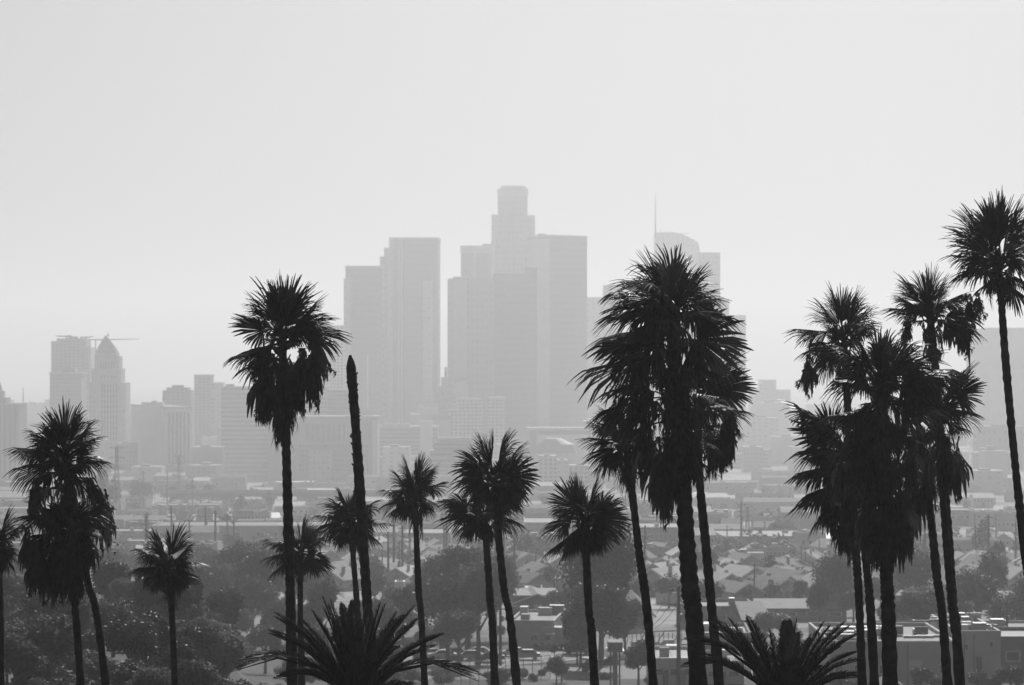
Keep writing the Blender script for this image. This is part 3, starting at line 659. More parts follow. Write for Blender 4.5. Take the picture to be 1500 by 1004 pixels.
tower('office_block', 'dull banded office block behind the compact round palm', [('block', *fb(553, 641, 625, 2800, 40), F_BANDD), ('stair_tower', *fb(615, 633, 617, 2790, 12), P_LT), ('roof_house', *fb(560, 600, 621, 2810, 12), P_MD)], 'building', None)
tower('office_block', 'stepped pale block below the bright-edged stepped tower', [('block', *fb(600, 668, 607, 2950, 35), P_MD), ('upper_block', *fb(618, 642, 596, 2960, 20), P_LT), ('front_slab', *fb(633, 668, 610, 2940, 9), P_DK, Z(614, 2950))], 'building', None)
tower('white_stepped_building', 'white terraced building with window bands left of the middle palm pair', [('block', *fb(630, 700, 660, 2300, 30), F_BAND), ('upper_block', *fb(636, 700, 648, 2306, 20), F_BAND), ('top_block', *fb(641, 690, 641, 2310, 14), WHITE), ('low_wing', *fb(624, 660, 668, 2294, 5), F_BAND)], 'building', None)
tower('apartment_block', 'white gridded apartment block under the broad front tower', [('block', *fb(671, 706, 584, 2900, 25), F_GRID), ('low_block', *fb(660, 690, 600, 2890, 9), F_GRID)], 'building', None)
tower('apartment_block', 'smaller white gridded block right of the larger gridded block', [('block', *fb(714, 740, 583, 2910, 25), F_GRID), ('roof_slab', *fb(713.5, 740.5, 581.8, 2909, 26), WHITE, Z(583.2, 2910))], 'building', None)
tower('exhibition_hall', 'long low pale roof with shadowed underside right of the middle palms', [('roof', *fb(772, 868, 627, 2700, 40), WHITE, Z(631, 2700)), ('hall', *fb(776, 866, 631, 2704, 34), P_GR), ('front_terrace', *fb(786, 862, 637.5, 2690, 8), P_LT)], 'building', None)
def dome():
    d = 2550; r = empty('domed_hall', (X(812, d), d, G(X(812, d), d) - 2), 'dark low rounded roof hall above small pale blocks, centre', 'building')
    m = MB(); m.prism(ngon(784, 846, d, 20), G(X(812, d), d) - 2, Z(664, d)); m.build('wall', P_MD, r)
    m = MB(); m.prism(ngon(784, 846, d, 20), Z(664, d), Z(652, d), 0, None, ngon(787, 842, d + 2, 20)); m.prism(ngon(787, 842, d + 2, 20), Z(652, d), Z(643, d), 0, None, ngon(797, 822, d + 9, 20)); m.build('roof', P_GR, r)
dome()
for i, (a, b, top, dd, mt, lab) in enumerate([
    (860, 905, 560, 3500, F_LT, 'faint block behind the fronds of the lower left clump palm'),
    (790, 815, 668, 2450, F_GRID, 'small pale block below the dark rounded roof hall'), (816, 832, 674, 2430, F_LT, 'narrow block right of the small pale block under the hall'),
    (834, 868, 682, 2300, F_GRID, 'white windowed block above the round palm standing alone'), (1094, 1140, 612, 3300, F_LT, 'pale block right of the largest palm, below the mid-height block'),
    (1130, 1176, 640, 3000, P_MD, 'plain blank block left of the right palm cluster'), (1090, 1118, 655, 2800, F_OLD, 'masonry block low right of the largest palm'),
    (1108, 1150, 590, 3500, P_LT, 'hazy broad block right of the largest palm'), (1420, 1470, 690, 2150, F_LT, 'long pale block below the broad tower at right edge'),
    (1432, 1500, 625, 2850, F_GR, 'hazy block between right cluster and edge palm trunk'), (560, 600, 655, 2500, F_LT, 'pale block above the compact round palm'),
    (192, 236, 684, 2350, F_LT, 'low pale annex below the blank-faced courthouse'), (170, 196, 650, 2520, F_OLD, 'masonry block filling the foot of the city hall, right'),
    (24, 72, 640, 2600, F_OLD, 'masonry block behind the left palm crown'), (280, 326, 655, 2500, P_GR, 'dark low block left of the long banded block'),
    (296, 316, 640, 2540, P_LT, 'small pale block on the dark low block')]):
    tower('office_block', lab, [('block', *fb(a, b, top, dd, 28), mt), ('roof_house', *fb(a + (b - a) * .3, a + (b - a) * .62, top - 3.2, dd + 6, 10), P_GR, Z(top, dd))], 'building', 'mid-rise blocks around downtown')
# ------------------------------------------------------------------ names of places for labels
ANCH = [(0, 'the left photo edge'), (90, 'the shaggy left group'), (160, 'the city hall'), (255, 'the small round-headed palm'), (340, 'the long banded block'), (425, 'the tall shaggy palm trunk'), (538, 'the leafless trunk'), (615, 'the compact round palm'),
        (735, 'the middle palm pair'), (863, 'the lone round palm'), (945, 'the leaning clump trunk'), (1012, 'the thick palm trunk'), (1085, 'the valley gap'), (1160, 'the right date palm'), (1260, 'the right cluster trunks'), (1385, 'the leaning right trunks'), (1490, 'the right photo edge')]
ZONES = [(1004, 'on the near slope'), (935, 'at the hill foot'), (880, 'in the near valley'), (835, 'in the mid valley'), (790, 'on the hazy flats'), (740, 'on the far flats'), (695, 'at downtown foot')]
AUTO = {}
def proj(x, y): return 750 + F * x / y, HOR - F * G(x, y) / y
def auto(o, look, x, y, plural):
    px, row = proj(x, y); a = min(ANCH, key=lambda q: abs(q[0] - px))[1]
    z = [n for r, n in ZONES if row <= r + 30] or [ZONES[0][1]]; z = z[-1]
    AUTO.setdefault((look, z, a, plural), []).append((px, o))
ORD = ['first', 'second', 'third', 'fourth', 'fifth', 'sixth', 'seventh', 'eighth', 'ninth', 'tenth', 'eleventh', 'twelfth', 'thirteenth', 'fourteenth', 'fifteenth']
for a_ in ('twenty', 'thirty', 'forty'):
    ORD += {'twenty': ['sixteenth', 'seventeenth', 'eighteenth', 'nineteenth', 'twentieth']}.get(a_, []) + [a_ + '-' + q_ for q_ in ORD[:9]] + [{'twenty': 'thirtieth', 'thirty': 'fortieth', 'forty': 'fiftieth'}[a_]]
def ordinal(i): return ORD[min(i, len(ORD) - 1)]
def flush():
    for (look, z, a, plural), L in AUTO.items():
        if len(L) == 1: L[0][1]['label'] = f'{look} {z} by {a}'
        else:
            L.sort(key=lambda t: t[0])
            for i, (p, o) in enumerate(L): o['label'] = f'{ordinal(i)} {look} from left, {z[3:]}, by {a}'
# ------------------------------------------------------------------ trees
def crown_mb(n, size, rn, lobes=9, w=1.0, h=1.0):
    """unit crown: centre at 0, radius about 1"""
    mb = MB(); L = []
    for i in range(lobes):
        a = rn.uniform(0, 2 * pi); e = rn.uniform(-.5, 1.2); r = rn.uniform(.35, .68)
        L.append((cos(a) * cos(e) * r * w, sin(a) * cos(e) * r * w, sin(e) * r * h, rn.uniform(.26, .5)))
    for i in range(n):
        c = rn.choice(L); v = Vector((rn.gauss(0, 1), rn.gauss(0, 1), rn.gauss(0, 1))).normalized(); r = c[3] * (rn.random() ** .28) * rn.choice((1, 1, 1, 1.15))
        p = Vector(c[:3]) + v * r; t = Vector((rn.gauss(0, 1), rn.gauss(0, 1), rn.gauss(0, .7))).normalized(); b = t.cross(v + Vector((rn.gauss(0, .5), rn.gauss(0, .5), rn.gauss(0, .5))))
        if b.length < .05: continue
        b.normalize(); s = size * rn.uniform(.6, 1.3)
        mb.face([p - t * s, p + b * s * .55, p + t * s, p - b * s * .55])
    return mb
TRN = random.Random(77)
def tree_proto(kind, leafm, n, size, w=1, h=1, lobes=9):
    mb = crown_mb(n, size, TRN, lobes, w, h); cm = mb.mesh('crown', leafm)
    tb = MB(); tb.tube([(0, 0, -1.6), (.02, .01, -1.0), (0, 0, -.5), (.03, 0, .1)], [.085, .06, .05, .02], 6)
    for i in range(5):
        a = i * 1.3; tb.tube([(0, 0, -.75 + i * .08), (cos(a) * .3, sin(a) * .3, -.3 + .1 * i), (cos(a) * .5, sin(a) * .5, .05 + .1 * i)], [.035, .022, .008], 4)
    return cm, tb.mesh('trunk', BARK)
NEAR = {k: [tree_proto(k, m, 5200, .075, w_, h_, 13) for w_, h_ in ((1, 1), (1.1, .8), (.9, 1.15), (1.2, .75))] for k, m in (('dark', LEAF_D), ('mid', LEAF_M), ('pale', LEAF_L))}
FAR = {k: [tree_proto(k, m, 1300, .11, w_, h_) for w_, h_ in ((1, 1), (1.15, .8), (.9, 1.1))] for k, m in (('dark', LEAF_D), ('mid', LEAF_M), ('pale', LEAF_L))}
BIG = {k: [tree_proto(k, m, 9000, .056, 1.1, .95, 22) for _ in (0, 1)] for k, m in (('dark', LEAF_D), ('mid', LEAF_M))}
GROUPS = {'tree': 'leafy trees across the valley', 'bush': 'bushes across the valley', 'cypress': 'slim cypress trees'}
def tree(x, y, r, tone='dark', lib=None, look=None, squash=1.0, label=None, sink=.0):
    lib = lib or (NEAR if y < 700 else FAR); cm, tm = R.choice(lib[tone]); z = G(x, y)
    kind = 'bush' if squash < .8 else 'tree'
    root = bpy.data.objects.new('bush' if kind == 'bush' else 'tree', None); COL.objects.link(root); root.location = (x, y, z); root.empty_display_size = .5
    tag(root, label, 'bush' if kind == 'bush' else 'tree', GROUPS[kind])
    zc = r * (1.5 if kind == 'tree' else .55) * squash - sink * r
    for n, me in (('crown', cm), ('trunk', tm)):
        o = bpy.data.objects.new(n, me); COL.objects.link(o); o.parent = root; o.location = (0, 0, zc); o.scale = (r, r, r * squash); o.rotation_euler.z = R.uniform(0, 6.28) if n == 'crown' else 0
        if n == 'trunk' and kind == 'bush': o.scale = (r, r, r * .4)
    if not label: auto(root, look or {'dark': 'round dark ', 'mid': 'grey-green leafy ', 'pale': 'pale sunlit '}[tone] + kind, x, y, kind + 's')
    OCC.append((x, y, r * .8)); return root
def tree_px(px, top, base, tone='dark', lib=None, d=None, wpx=None, squash=1.0, label=None):
    """place by photo: crown top row, base row on the ground"""
    d = d or D(base); x = X(px, d); z = G(x, d); H = Z(top, d) - z
    r = H / (2.45 * squash) if squash >= .8 else H / (1.1 * squash)
    if wpx:
        r = wpx / F * d / 2 / .95
        squash = max(.3, H / 2.45 / r) if H / 2.45 / r >= .8 else H / (1.35 * r)
        squash = max(squash, .35)
        if squash < .8:  squash = min(squash, .79)
    return tree(x, d, r, tone, lib, None, squash, label)
def cypress(px, top, base, wpx=5):
    d = D(base); x = X(px, d); z = G(x, d); H = Z(top, d) - z
    root = empty('cypress', (x, d, z), None, 'tree', GROUPS['cypress']); auto(root, 'slim dark cypress', x, d, 'cypresses')
    rn = random.Random(int(px)); mb = MB(); r0 = wpx / F * d / 2
    for i in range(420):
        t = rn.random(); rr = r0 * sin(pi * min(1, .12 + .88 * t)) ** .7 * (1 - .3 * t); a = rn.uniform(0, 6.28); p = Vector((x + cos(a) * rr, d + sin(a) * rr, z + H * (.04 + .94 * t)))
        s = r0 * .45; mb.face([p + Vector((-s * .4, 0, 0)), p + Vector((0, s * .3, -s)), p + Vector((s * .4, 0, 0)), p + Vector((0, 0, s * 1.4))])
    mb.build('crown', LEAF_D, root); q = MB(); q.tube([(x, d, z - .3), (x, d, z + H * .5)], [r0 * .2, r0 * .08], 5); q.build('trunk', BARK, root)

# ------------------------------------------------------------------ houses, sheds, poles, cars
def part_box(root, name, mat, cx, cy, z0, sx, sy, sz):
    mb = MB(); mb.box(cx, cy, z0, sx, sy, sz); o = bpy.data.objects.new(name, mb.mesh(name, mat)); COL.objects.link(o); o.parent = root; return o
def window(root, x, y, z, wd, h, side, glass=None):
    """side: unit outward (nx, ny); frame with a pane as its sub-part"""
    nx, ny = side; sx, sy = (wd, .1) if abs(ny) > .5 else (.1, wd)
    fr = part_box(root, 'window', WHITE, x + nx * .05, y + ny * .05, z, sx, sy, h)
    k = .8; part_box(fr, 'pane', glass or GLASSD, x + nx * .11, y + ny * .11, z + h * .1, (wd * k if abs(ny) > .5 else .05), (.05 if abs(ny) > .5 else wd * k), h * .8)
def house_proto(wd, ln, h, rise, wallm, roofm, loc, cat='house', over=.5, seed=1):
    """ridge along y; gable facing -y"""
    rn = random.Random(seed); root = bpy.data.objects.new('house', None); COL.objects.link(root); root.location = loc; root['category'] = cat; root['group'] = 'gabled houses in the valley'
    mb = MB(); a, b = wd / 2, ln / 2; A = [(-a, -b), (a, -b), (a, b), (-a, b)]
    mb.prism(A, -2, h)
    mb.face([(-a, -b, h), (a, -b, h), (0, -b, h + rise)]); mb.face([(a, b, h), (-a, b, h), (0, b, h + rise)])
    o = bpy.data.objects.new('wall', mb.mesh('wall', wallm)); COL.objects.link(o); o.parent = root
    rf = MB(); sl_ = rise / a; e = over
    for s in (-1, 1):
        p0 = (s * (a + e), h - e * sl_); p1 = (0, h + rise); t = .16
        P = [(p0[0], -b - e, p0[1] + .02), (p0[0], b + e, p0[1] + .02), (0, b + e, p1[1] + .02), (0, -b - e, p1[1] + .02)]
        up = [(q[0], q[1], q[2] + t) for q in P]
        rf.face(up if s > 0 else up[::-1]); rf.face(P[::-1] if s > 0 else P)
        for i in range(4):
            j = (i + 1) % 4; rf.face([P[i], P[j], up[j], up[i]] if s > 0 else [P[j], P[i], up[i], up[j]])
    o = bpy.data.objects.new('roof', rf.mesh('roof', roofm)); COL.objects.link(o); o.parent = root
    tr = MB()   # pale fascia boards on the gable
    for s in (-1, 1):
        P = [(s * (a + e), -b - e - .06, h - e * sl_ - .12), (0, -b - e - .06, h + rise - .12), (0, -b - e - .06, h + rise + .22), (s * (a + e), -b - e - .06, h - e * sl_ + .22)]
        tr.face(P if s < 0 else P[::-1]); Q = [(x, y + .05, z) for x, y, z in P]; tr.face(Q[::-1] if s < 0 else Q)
    o = bpy.data.objects.new('fascia', tr.mesh('fascia', WHITE)); COL.objects.link(o); o.parent = root
    ch = part_box(o, 'chimney', CONC, a * .4, rn.uniform(-b * .4, b * .4), h + rise * .4, .7, .7, rise * .6 + .7); ch.parent = [k for k in kids(root) if k.name.startswith('roof')][0]
    window(root, -a * .45, -b, 1.0, 1.3, 1.2, (0, -1)); window(root, a * .5, -b, 1.0, 1.0, 1.2, (0, -1)); window(root, a, -b * .4, 1.0, 1.3, 1.2, (1, 0)); window(root, -a, b * .2, 1.0, 1.3, 1.2, (-1, 0))
    dr = part_box(root, 'door', P_DK, a * .05, -b - .03, 0, .95, .08, 2.1)
    part_box(dr, 'handle', METAL, a * .05 + .35, -b - .1, 1.0, .06, .06, .12)
    return root
protos = []
for i, (wd, ln, h, rs, wm, rm) in enumerate([(8, 13, 3.2, 2.2, CONC, DARKROOF), (9, 12, 3.4, 2.6, STONE, MIDROOF), (7.5, 14, 3.0, 2.0, plain('grey_stucco', .22), DARKROOF), (10, 13, 3.6, 2.8, plain('pale_stucco', .36), LIGHTROOF)]):
    protos.append(house_proto(wd, ln, h, rs, wm, rm, (0, 0, 0), seed=i))
PT = [flatten_kids(p) for p in protos]; USED = [False] * 4
LOOKS = ['grey dark-roofed house', 'pale grey-roofed house', 'small dark stucco house', 'pale-roofed house']
def house(px, row, k, yaw, sc=1.0):
    d = D(row); x = X(px, d); z = G(x, d)
    if not USED[k]: c = protos[k]; USED[k] = True
    else: c = copy_tree(protos[k], PT[k])
    c.location = (x, d, z); c.rotation_euler.z = radians(yaw); c.scale = (sc, sc, sc); auto(c, LOOKS[k], x, d, 'houses'); OCC.append((x, d, 7 * sc)); return c
for a in [(1088, 876, 3, 24, .95), (1040, 872, 1, -20, .9), (1108, 868, 0, 30, .9), (1135, 874, 0, 32, .9), (1153, 880, 1, 34, .95), (1128, 886, 2, 30, .95), (1165, 872, 3, 28, .8), (1078, 892, 2, 22, .9), (1050, 886, 3, 28, .9), (1016, 880, 1, 35, .9),
          (1104, 888, 2, 35, .8), (1175, 884, 0, -30, .9), (1195, 876, 1, 20, .9), (1028, 866, 2, 10, .8), (1064, 866, 0, 20, .8), (1150, 866, 1, 24, .8), (972, 866, 3, -28, .9), (975, 882, 3, -32, 1.0), (790, 862, 2, 15, 1), (1180, 862, 0, 20, .8),
          (500, 872, 1, -30, .9), (592, 868, 3, -20, .8), (1372, 880, 0, 30, 1), (1398, 884, 3, 60, 1), (1412, 872, 0, 20, 1), (1440, 862, 1, -15, .9), (1478, 870, 3, 30, .9), (452, 872, 3, 60, .9), (660, 868, 1, -15, .8), (730, 858, 0, 25, .8), (1425, 850, 2, 20, .8),
          (1225, 868, 2, 25, .8), (1210, 890, 3, 30, .9), (1000, 895, 1, 20, .9), (920, 858, 0, 15, .8), (1320, 858, 1, 20, .8), (1345, 850, 3, -25, .8)]:
    house(*a)
# ---- individually built low buildings
def shed(name, label, px0, px1, top, base, dep, wallm, roofm=None, yaw=0, wins=0, wrow=None, doors=0, parapet=.6, d=None, cat='building', group=None, gable=0, auto_look=None, eq=True, hmin=None):
    d = d or D(base); u = d / F; wd = (px1 - px0) * u; x = X((px0 + px1) / 2, d); z = G(x, d) - .5; H = (base - top) * u + .5
    root = empty(name, (x, d, z), label, cat, group); root.rotation_euler.z = radians(yaw)
    def P(nm, mat, *a): return part_box(root, nm, mat, *a)
    mb = MB(); mb.box(0, dep / 2, -2, wd, dep, H + 2, 0, 0, 1); o = bpy.data.objects.new('wall', mb.mesh('wall', [wallm, roofm or MIDROOF])); COL.objects.link(o); o.parent = root
    if gable:
        rf = MB(); e = .6; hh = H
        for s in (0, 1):
            y0, y1 = (-e, dep / 2) if s == 0 else (dep + e, dep / 2); za, zb = hh - .1, hh + gable
            P4 = [(-wd / 2 - e, y0, za), (wd / 2 + e, y0, za), (wd / 2 + e * .2, y1, zb), (-wd / 2 - e * .2, y1, zb)]
            rf.face(P4 if s == 0 else P4[::-1]); Q4 = [(a, b, c - .15) for a, b, c in P4]; rf.face(Q4[::-1] if s == 0 else Q4)
            rf.face([Q4[0], Q4[1], P4[1], P4[0]])
        for s in (-1, 1): rf.face([(s * wd / 2, 0, hh - .05), (s * wd / 2, dep, hh - .05), (s * wd / 2, dep / 2, hh + gable - .05)][::s])
        o = bpy.data.objects.new('roof', rf.mesh('roof', roofm or MIDROOF)); COL.objects.link(o); o.parent = root
    elif parapet:
        mb = MB(); t = .35
        for (cx, cy, sx, sy) in ((0, -.03 + t / 2, wd + .06, t), (0, dep + .03 - t / 2, wd + .06, t), (-wd / 2 - .03 + t / 2, dep / 2, t, dep - 2 * t), (wd / 2 + .03 - t / 2, dep / 2, t, dep - 2 * t)):
            mb.box(cx, cy, H + .004, sx, sy, parapet)
        o = bpy.data.objects.new('parapet', mb.mesh('parapet', wallm)); COL.objects.link(o); o.parent = root
    if wins:
        hy = H * (.5 if wins < 5 or H < 6 else .62); wh = min(1.8, H * .25); ww = min(wd / wins * .6, 3.2)
        for i in range(wins): window(root, -wd / 2 + wd * (i + .5) / wins, 0, hy, ww, wh, (0, -1))
    for i in range(doors):
        P('door', P_DK if i % 2 == 0 else METAL, -wd / 2 + wd * (i + .8) / (doors + .6), -.06, .45, min(4, wd * .12), .12, min(4, H * .55))
    rn = random.Random(int(px0 * 7 + top))
    if not gable and eq:
        for i in range(rn.randint(1, 4)):
            P('roof_unit', rn.choice((METAL, CONC, WHITE)), rn.uniform(-.4, .4) * wd, dep * rn.uniform(.2, .8), H + .004, rn.uniform(1, 2.5), rn.uniform(1, 2.5), rn.uniform(.7, 1.6))
    if auto_look: auto(root, auto_look, x, d, 'buildings')
    OCC.append((x, d + dep / 2, max(wd, dep) * .52)); return root
GW = plain('grey_painted_wall', .24, .85, .35, .5); DW = plain('dark_painted_wall', .15, .8, .2, .3); LW = plain('light_painted_wall', .48, .8, .12, .2)
shed('warehouse', 'long pale warehouse with dark roof and loading doors, left middle', 222, 470, 768, 806, 34, LW, DARKROOF, 0, 7, None, 3, .5)
shed('warehouse', 'white-edged warehouse roof left of the long pale warehouse', 120, 222, 775, 800, 24, GW, MIDROOF, 4, 3, None, 1)
shed('warehouse', 'flat warehouse with bright roof behind the small round-headed palm', 226, 320, 738, 750, 22, GW, LIGHTROOF, 0, 8)
shed('apartment_row', 'row of pale flats with many dark windows below the courthouse', 226, 322, 733, 744, 14, WHITE, LIGHTROOF, 0, 12, parapet=.3)
shed('warehouse', 'wide warehouse with long bright roof, right middle', 1060, 1200, 788, 806, 45, GW, MIDROOF, 3, 5, None, 2)
shed('warehouse', 'flat warehouse with row of dark windows left of the right cluster', 1130, 1258, 792, 806, 50, LW, WHITE, -2, 12)
shed('factory', 'pale factory with large windows behind the lone round palm', 768, 905, 768, 806, 40, LW, MIDROOF, 0, 8, None, 2)
shed('factory', 'two-storey pale factory left of the thick palm trunk', 936, 1000, 775, 812, 35, GW, MIDROOF, 0, 5, None, 1)
shed('factory', 'factory with dark openings behind the compact round palm', 590, 660, 782, 806, 35, GW, MIDROOF, 0, 5, None, 2)
shed('flat_block', 'small pale flats with square windows in the valley gap', 1078, 1132, 815, 834, 16, LW, MIDROOF, 0, 5)
shed('villa', 'hip-roofed pale building left of the right cluster trunks', 1198, 1256, 846, 862, 16, LW, DARKROOF, 0, 4, gable=2.2)
shed('garage_building', 'small white flat-roofed building right of the middle palm pair', 742, 795, 878, 893, 14, GW, WHITE, 0, 2, None, 0, .7)
shed('painted_sunlit_end', 'sunlit upright shed end in bright white, right of the garage-like white building', 785, 797, 873, 893, 6, WHITE, WHITE, 0, 0, None, 0, .3, d=D(893) - 9, eq=False)  # sunlit building end, with the sunlight put into its white colour
shed('white_tower_shed', 'bright white upright block above the left date palm', 578, 592, 862, 888, 5, WHITE, WHITE, 0, 0, None, 0, .3, eq=False)
shed('white_end_wall', 'narrow bright white wall end beside the small cypresses at left', 180, 186, 832, 860, 14, WHITE, WHITE, 0, 0, None, 0, .2, eq=False)
shed('shed', 'grey shed left of the narrow bright white wall', 150, 180, 838, 860, 14, GW, LIGHTROOF, 0, 1)
shed('long_shed', 'long low building with dark roof above the right date palm', 1108, 1240, 897, 918, 14, GW, DARKROOF, -1, 4, None, 0, 0, gable=1.2)
shed('long_shed', 'low flat building crossing behind the thick palm trunk', 1000, 1108, 898, 926, 16, GW, MIDROOF, 1, 3)
shed('gabled_hall', 'dark gabled hall above the right date palm fronds', 1090, 1128, 912, 930, 18, DW, DARKROOF, 6, 0, gable=2.5)
h = shed('gabled_house', 'dark house with pale eave line and one bright window', 752, 822, 884, 921, 18, DW, DARKROOF, 3, 0, None, 0, 0, d=560, gable=0, eq=False)
def add_gable(root, wd, dep, H, rise, roofm, wallm, over=.6):
    mb = MB(); a = wd / 2
    mb.face([(-a, 0, H), (a, 0, H), (0, 0, H + rise)]); mb.face([(a, dep, H), (-a, dep, H), (0, dep, H + rise)])
    o = bpy.data.objects.new('gable', mb.mesh('gable', wallm)); COL.objects.link(o); o.parent = root
    rf = MB(); sl_ = rise / a; e = over
    for s in (-1, 1):
        P = [(s * (a + e), -e, H - e * sl_ + .05), (s * (a + e), dep + e, H - e * sl_ + .05), (0, dep + e, H + rise + .05), (0, -e, H + rise + .05)]; up = [(x, y, z + .2) for x, y, z in P]
        rf.face(up if s > 0 else up[::-1]); rf.face(P[::-1] if s > 0 else P)
        for i in range(4):
            j = (i + 1) % 4; rf.face([P[i], P[j], up[j], up[i]] if s > 0 else [P[j], P[i], up[i], up[j]])
    r = bpy.data.objects.new('roof', rf.mesh('roof', roofm)); COL.objects.link(r); r.parent = root
    tr = MB()
    for s in (-1, 1): tr.tube([(s * (a + e), -e - .06, H - e * sl_ + .15), (0, -e - .06, H + rise + .15)], [.13, .13], 4)
    f = bpy.data.objects.new('eave_board', tr.mesh('eave_board', WHITE)); COL.objects.link(f); f.parent = r
_u = 560 / F; add_gable(h, 70 * _u, 18, (921 - 896) * _u + .5, 13 * _u, DARKROOF, DW); window(h, .2, 0, 1.6, 1.4, 2.0, (0, -1), WHITE)
shed('retaining_building', 'pale block-walled building right of the middle palm pair', 746, 812, 914, 952, 20, LW, MIDROOF, -6, 0, None, 0, .4)
h = shed('steep_roof_house', 'house with steep dark roof between leaning and thick palm trunks', 905, 956, 905, 930, 16, DW, DARKROOF, 0, 0, None, 0, 0, eq=False); d_ = D(930); _u = d_ / F
add_gable(h, 51 * _u, 16, 25 * _u + .5, 24 * _u, DARKROOF, DW)
shed('white_workshop', 'white workshop with dark windows at bottom, left of thick trunk', 955, 1020, 978, 1012, 16, WHITE, LIGHTROOF, 0, 3, None, 2, .5)
shed('low_garage', 'low flat garage roofs above the white workshop', 950, 1020, 962, 974, 12, GW, LIGHTROOF, 2, 2, None, 1)
shed('workshop', 'flat-roofed workshop behind trunk foot above white workshop', 1024, 1100, 935, 956, 18, GW, LIGHTROOF, -2, 3, None, 1)
shed('shop_building', 'low pale shop right of the thick trunk near bottom', 1030, 1090, 975, 1002, 14, LW, MIDROOF, 0, 2, None, 1)
b = shed('stucco_building', 'large grey stucco building at bottom of the right cluster', 1215, 1400, 964, 1030, 26, LW, MIDROOF, 0, 0, None, 0, .5, d=370)
window(b, 2.9, 0, 2.9, 1.7, 1.4, (0, -1), WHITE); BB = [b]
for q_ in (-7, -4.4, -1.2, 6.6): window(b, q_, 0, 2.6, 1.1, 1.2, (0, -1))
b = shed('stucco_building', 'grey building with two tiny windows at bottom right', 1402, 1466, 956, 1030, 24, LW, MIDROOF, 0, 0, None, 1, .6, d=378)
window(b, -1.7, 0, 5.2, .6, .8, (0, -1)); window(b, 1.6, 0, 5.6, .4, .8, (0, -1)); BB.append(b)
def clutter(root, wd, dep, H, n, seed):
    rn = random.Random(seed)
    for i in range(n):
        k = rn.random(); x = rn.uniform(-.47, .47) * wd; y = rn.uniform(.1, .9) * dep
        if k < .4: part_box(root, 'roof_unit', rn.choice((METAL, CONC, WHITE, DW)), x, y, H + .004, rn.uniform(.6, 2.2), rn.uniform(.6, 1.8), rn.uniform(.4, 1.3))
        elif k < .75:
            m = MB(); m.tube([(x, y, H), (x, y, H + rn.uniform(.6, 1.8))], [.09, .09], 6); o = bpy.data.objects.new('vent_pipe', m.mesh('vent_pipe', METAL)); COL.objects.link(o); o.parent = root
        else: part_box(root, 'duct', METAL, x, y, H + .2, rn.uniform(2, 5), .35, .35)
    for i in range(max(2, int(wd / 7))):
        m = MB(); x = rn.uniform(-.48, .48) * wd; m.tube([(x, -.14, .2), (x, -.14, H)], [.06, .06], 5); o = bpy.data.objects.new('downpipe', m.mesh('downpipe', METAL)); COL.objects.link(o); o.parent = root
for b_, w_, h_ in ((BB[0], 185 * 370 / F, 68 * 370 / F + .5), (BB[1], 64 * 378 / F, 76 * 378 / F + .5)): clutter(b_, w_, 22, h_, 26, int(w_))
for a, b_, t_, lab in ((1222, 1268, 925, 'widest white rooftop block left of the front palm trunk'), (1283, 1296, 917, 'narrow white rooftop block behind the front palm trunk'), (1315, 1338, 918, 'square white rooftop block right of the front palm trunk'), (1392, 1421, 925, 'white rooftop block behind the leaning right trunks')):
    shed('rooftop_block', lab, a, b_, t_, 956, 5, LW, MIDROOF, 0, 0, None, 0, .25, d=430, eq=False)
shed('dark_hall', 'dark plain hall between white blocks of the right cluster', 1338, 1394, 904, 950, 20, P_DK, DARKROOF, 0, 0, None, 0, .3, d=450, eq=False)
shed('factory_wing', 'low grey wing with bright roof edge at right', 1418, 1530, 937, 958, 14, GW, WHITE, 0, 4, None, 0, .3, d=440)
shed('factory_wing', 'upper pale wing near the right photo edge', 1440, 1540, 914, 935, 16, LW, MIDROOF, 0, 3, None, 0, .4, d=470)
shed('terrace_building', 'terraced building with dark deck rail at bottom right corner', 1465, 1540, 972, 1030, 14, DW, LIGHTROOF, 0, 2, None, 0, .5, d=390)
h = shed('small_gabled_house', 'small dark gabled roof at bottom under the front palm trunk', 1298, 1332, 998, 1020, 10, DW, DARKROOF, 0, 0, None, 0, 0, d=340, eq=False); _u = 340 / F; add_gable(h, 34 * _u, 10, 22 * _u + .5, 11 * _u, DARKROOF, DW, .3)
# ---- viaduct
def viaduct():
    d = D(745); r = empty('viaduct', (X(430, d), d, G(X(430, d), d)), 'long elevated road deck on piers behind the tall shaggy palm', 'bridge')
    z0 = Z(727, d); m = MB(); m.box(X(440, d), d, z0, (640 - 240) / F * d, 16, 3.2); m.build('deck', CONC, r)
    m = MB(); m.box(X(440, d), d - 8.3, z0 + 2.2, (640 - 240) / F * d, .4, 2.2); m.build('barrier', LW, r)
    for px in (331, 395, 455, 512, 580, 272):
        m = MB(); zz = G(X(px, d), d); m.box(X(px, d), d, zz - 2, 3.6, 5, z0 - zz + 1.9); m.box(X(px, d), d, z0 - 1.6, 9, 8, 1.5); m.build('pier', CONC, r)
    OCC.append((X(440, d), d, 10))
viaduct()
# ---- billboard on a column
def billboard():
    d = D(1006); u = d / F; x = X(901, d); z = G(x, d); r = empty('billboard', (x, d, z), 'edge-on billboard box on a thick pale column, bottom centre', 'billboard')
    m = MB(); m.tube([(x, d, z - 1), (x, d, Z(948, d))], [7 * u / 2, 7 * u / 2], 14); m.build('column', CONC, r, True)
    for s in (-1, 1):
        m = MB(); m.box(x + s * 6.5 * u, d, z - 1, 2.2 * u, .5, Z(948, d) - z + 1); m.build('side_post', DW, r)
    m = MB(); m.box(x, d, Z(951, d), 21 * u, 4.2, 12 * u); m.build('panel_box', GW, r)
    m = MB(); m.box(x, d, Z(952.5, d), 25 * u, 4.8, 1.5 * u - .01); m.build('catwalk', METAL, r)
    OCC.append((x, d, 3))
billboard()
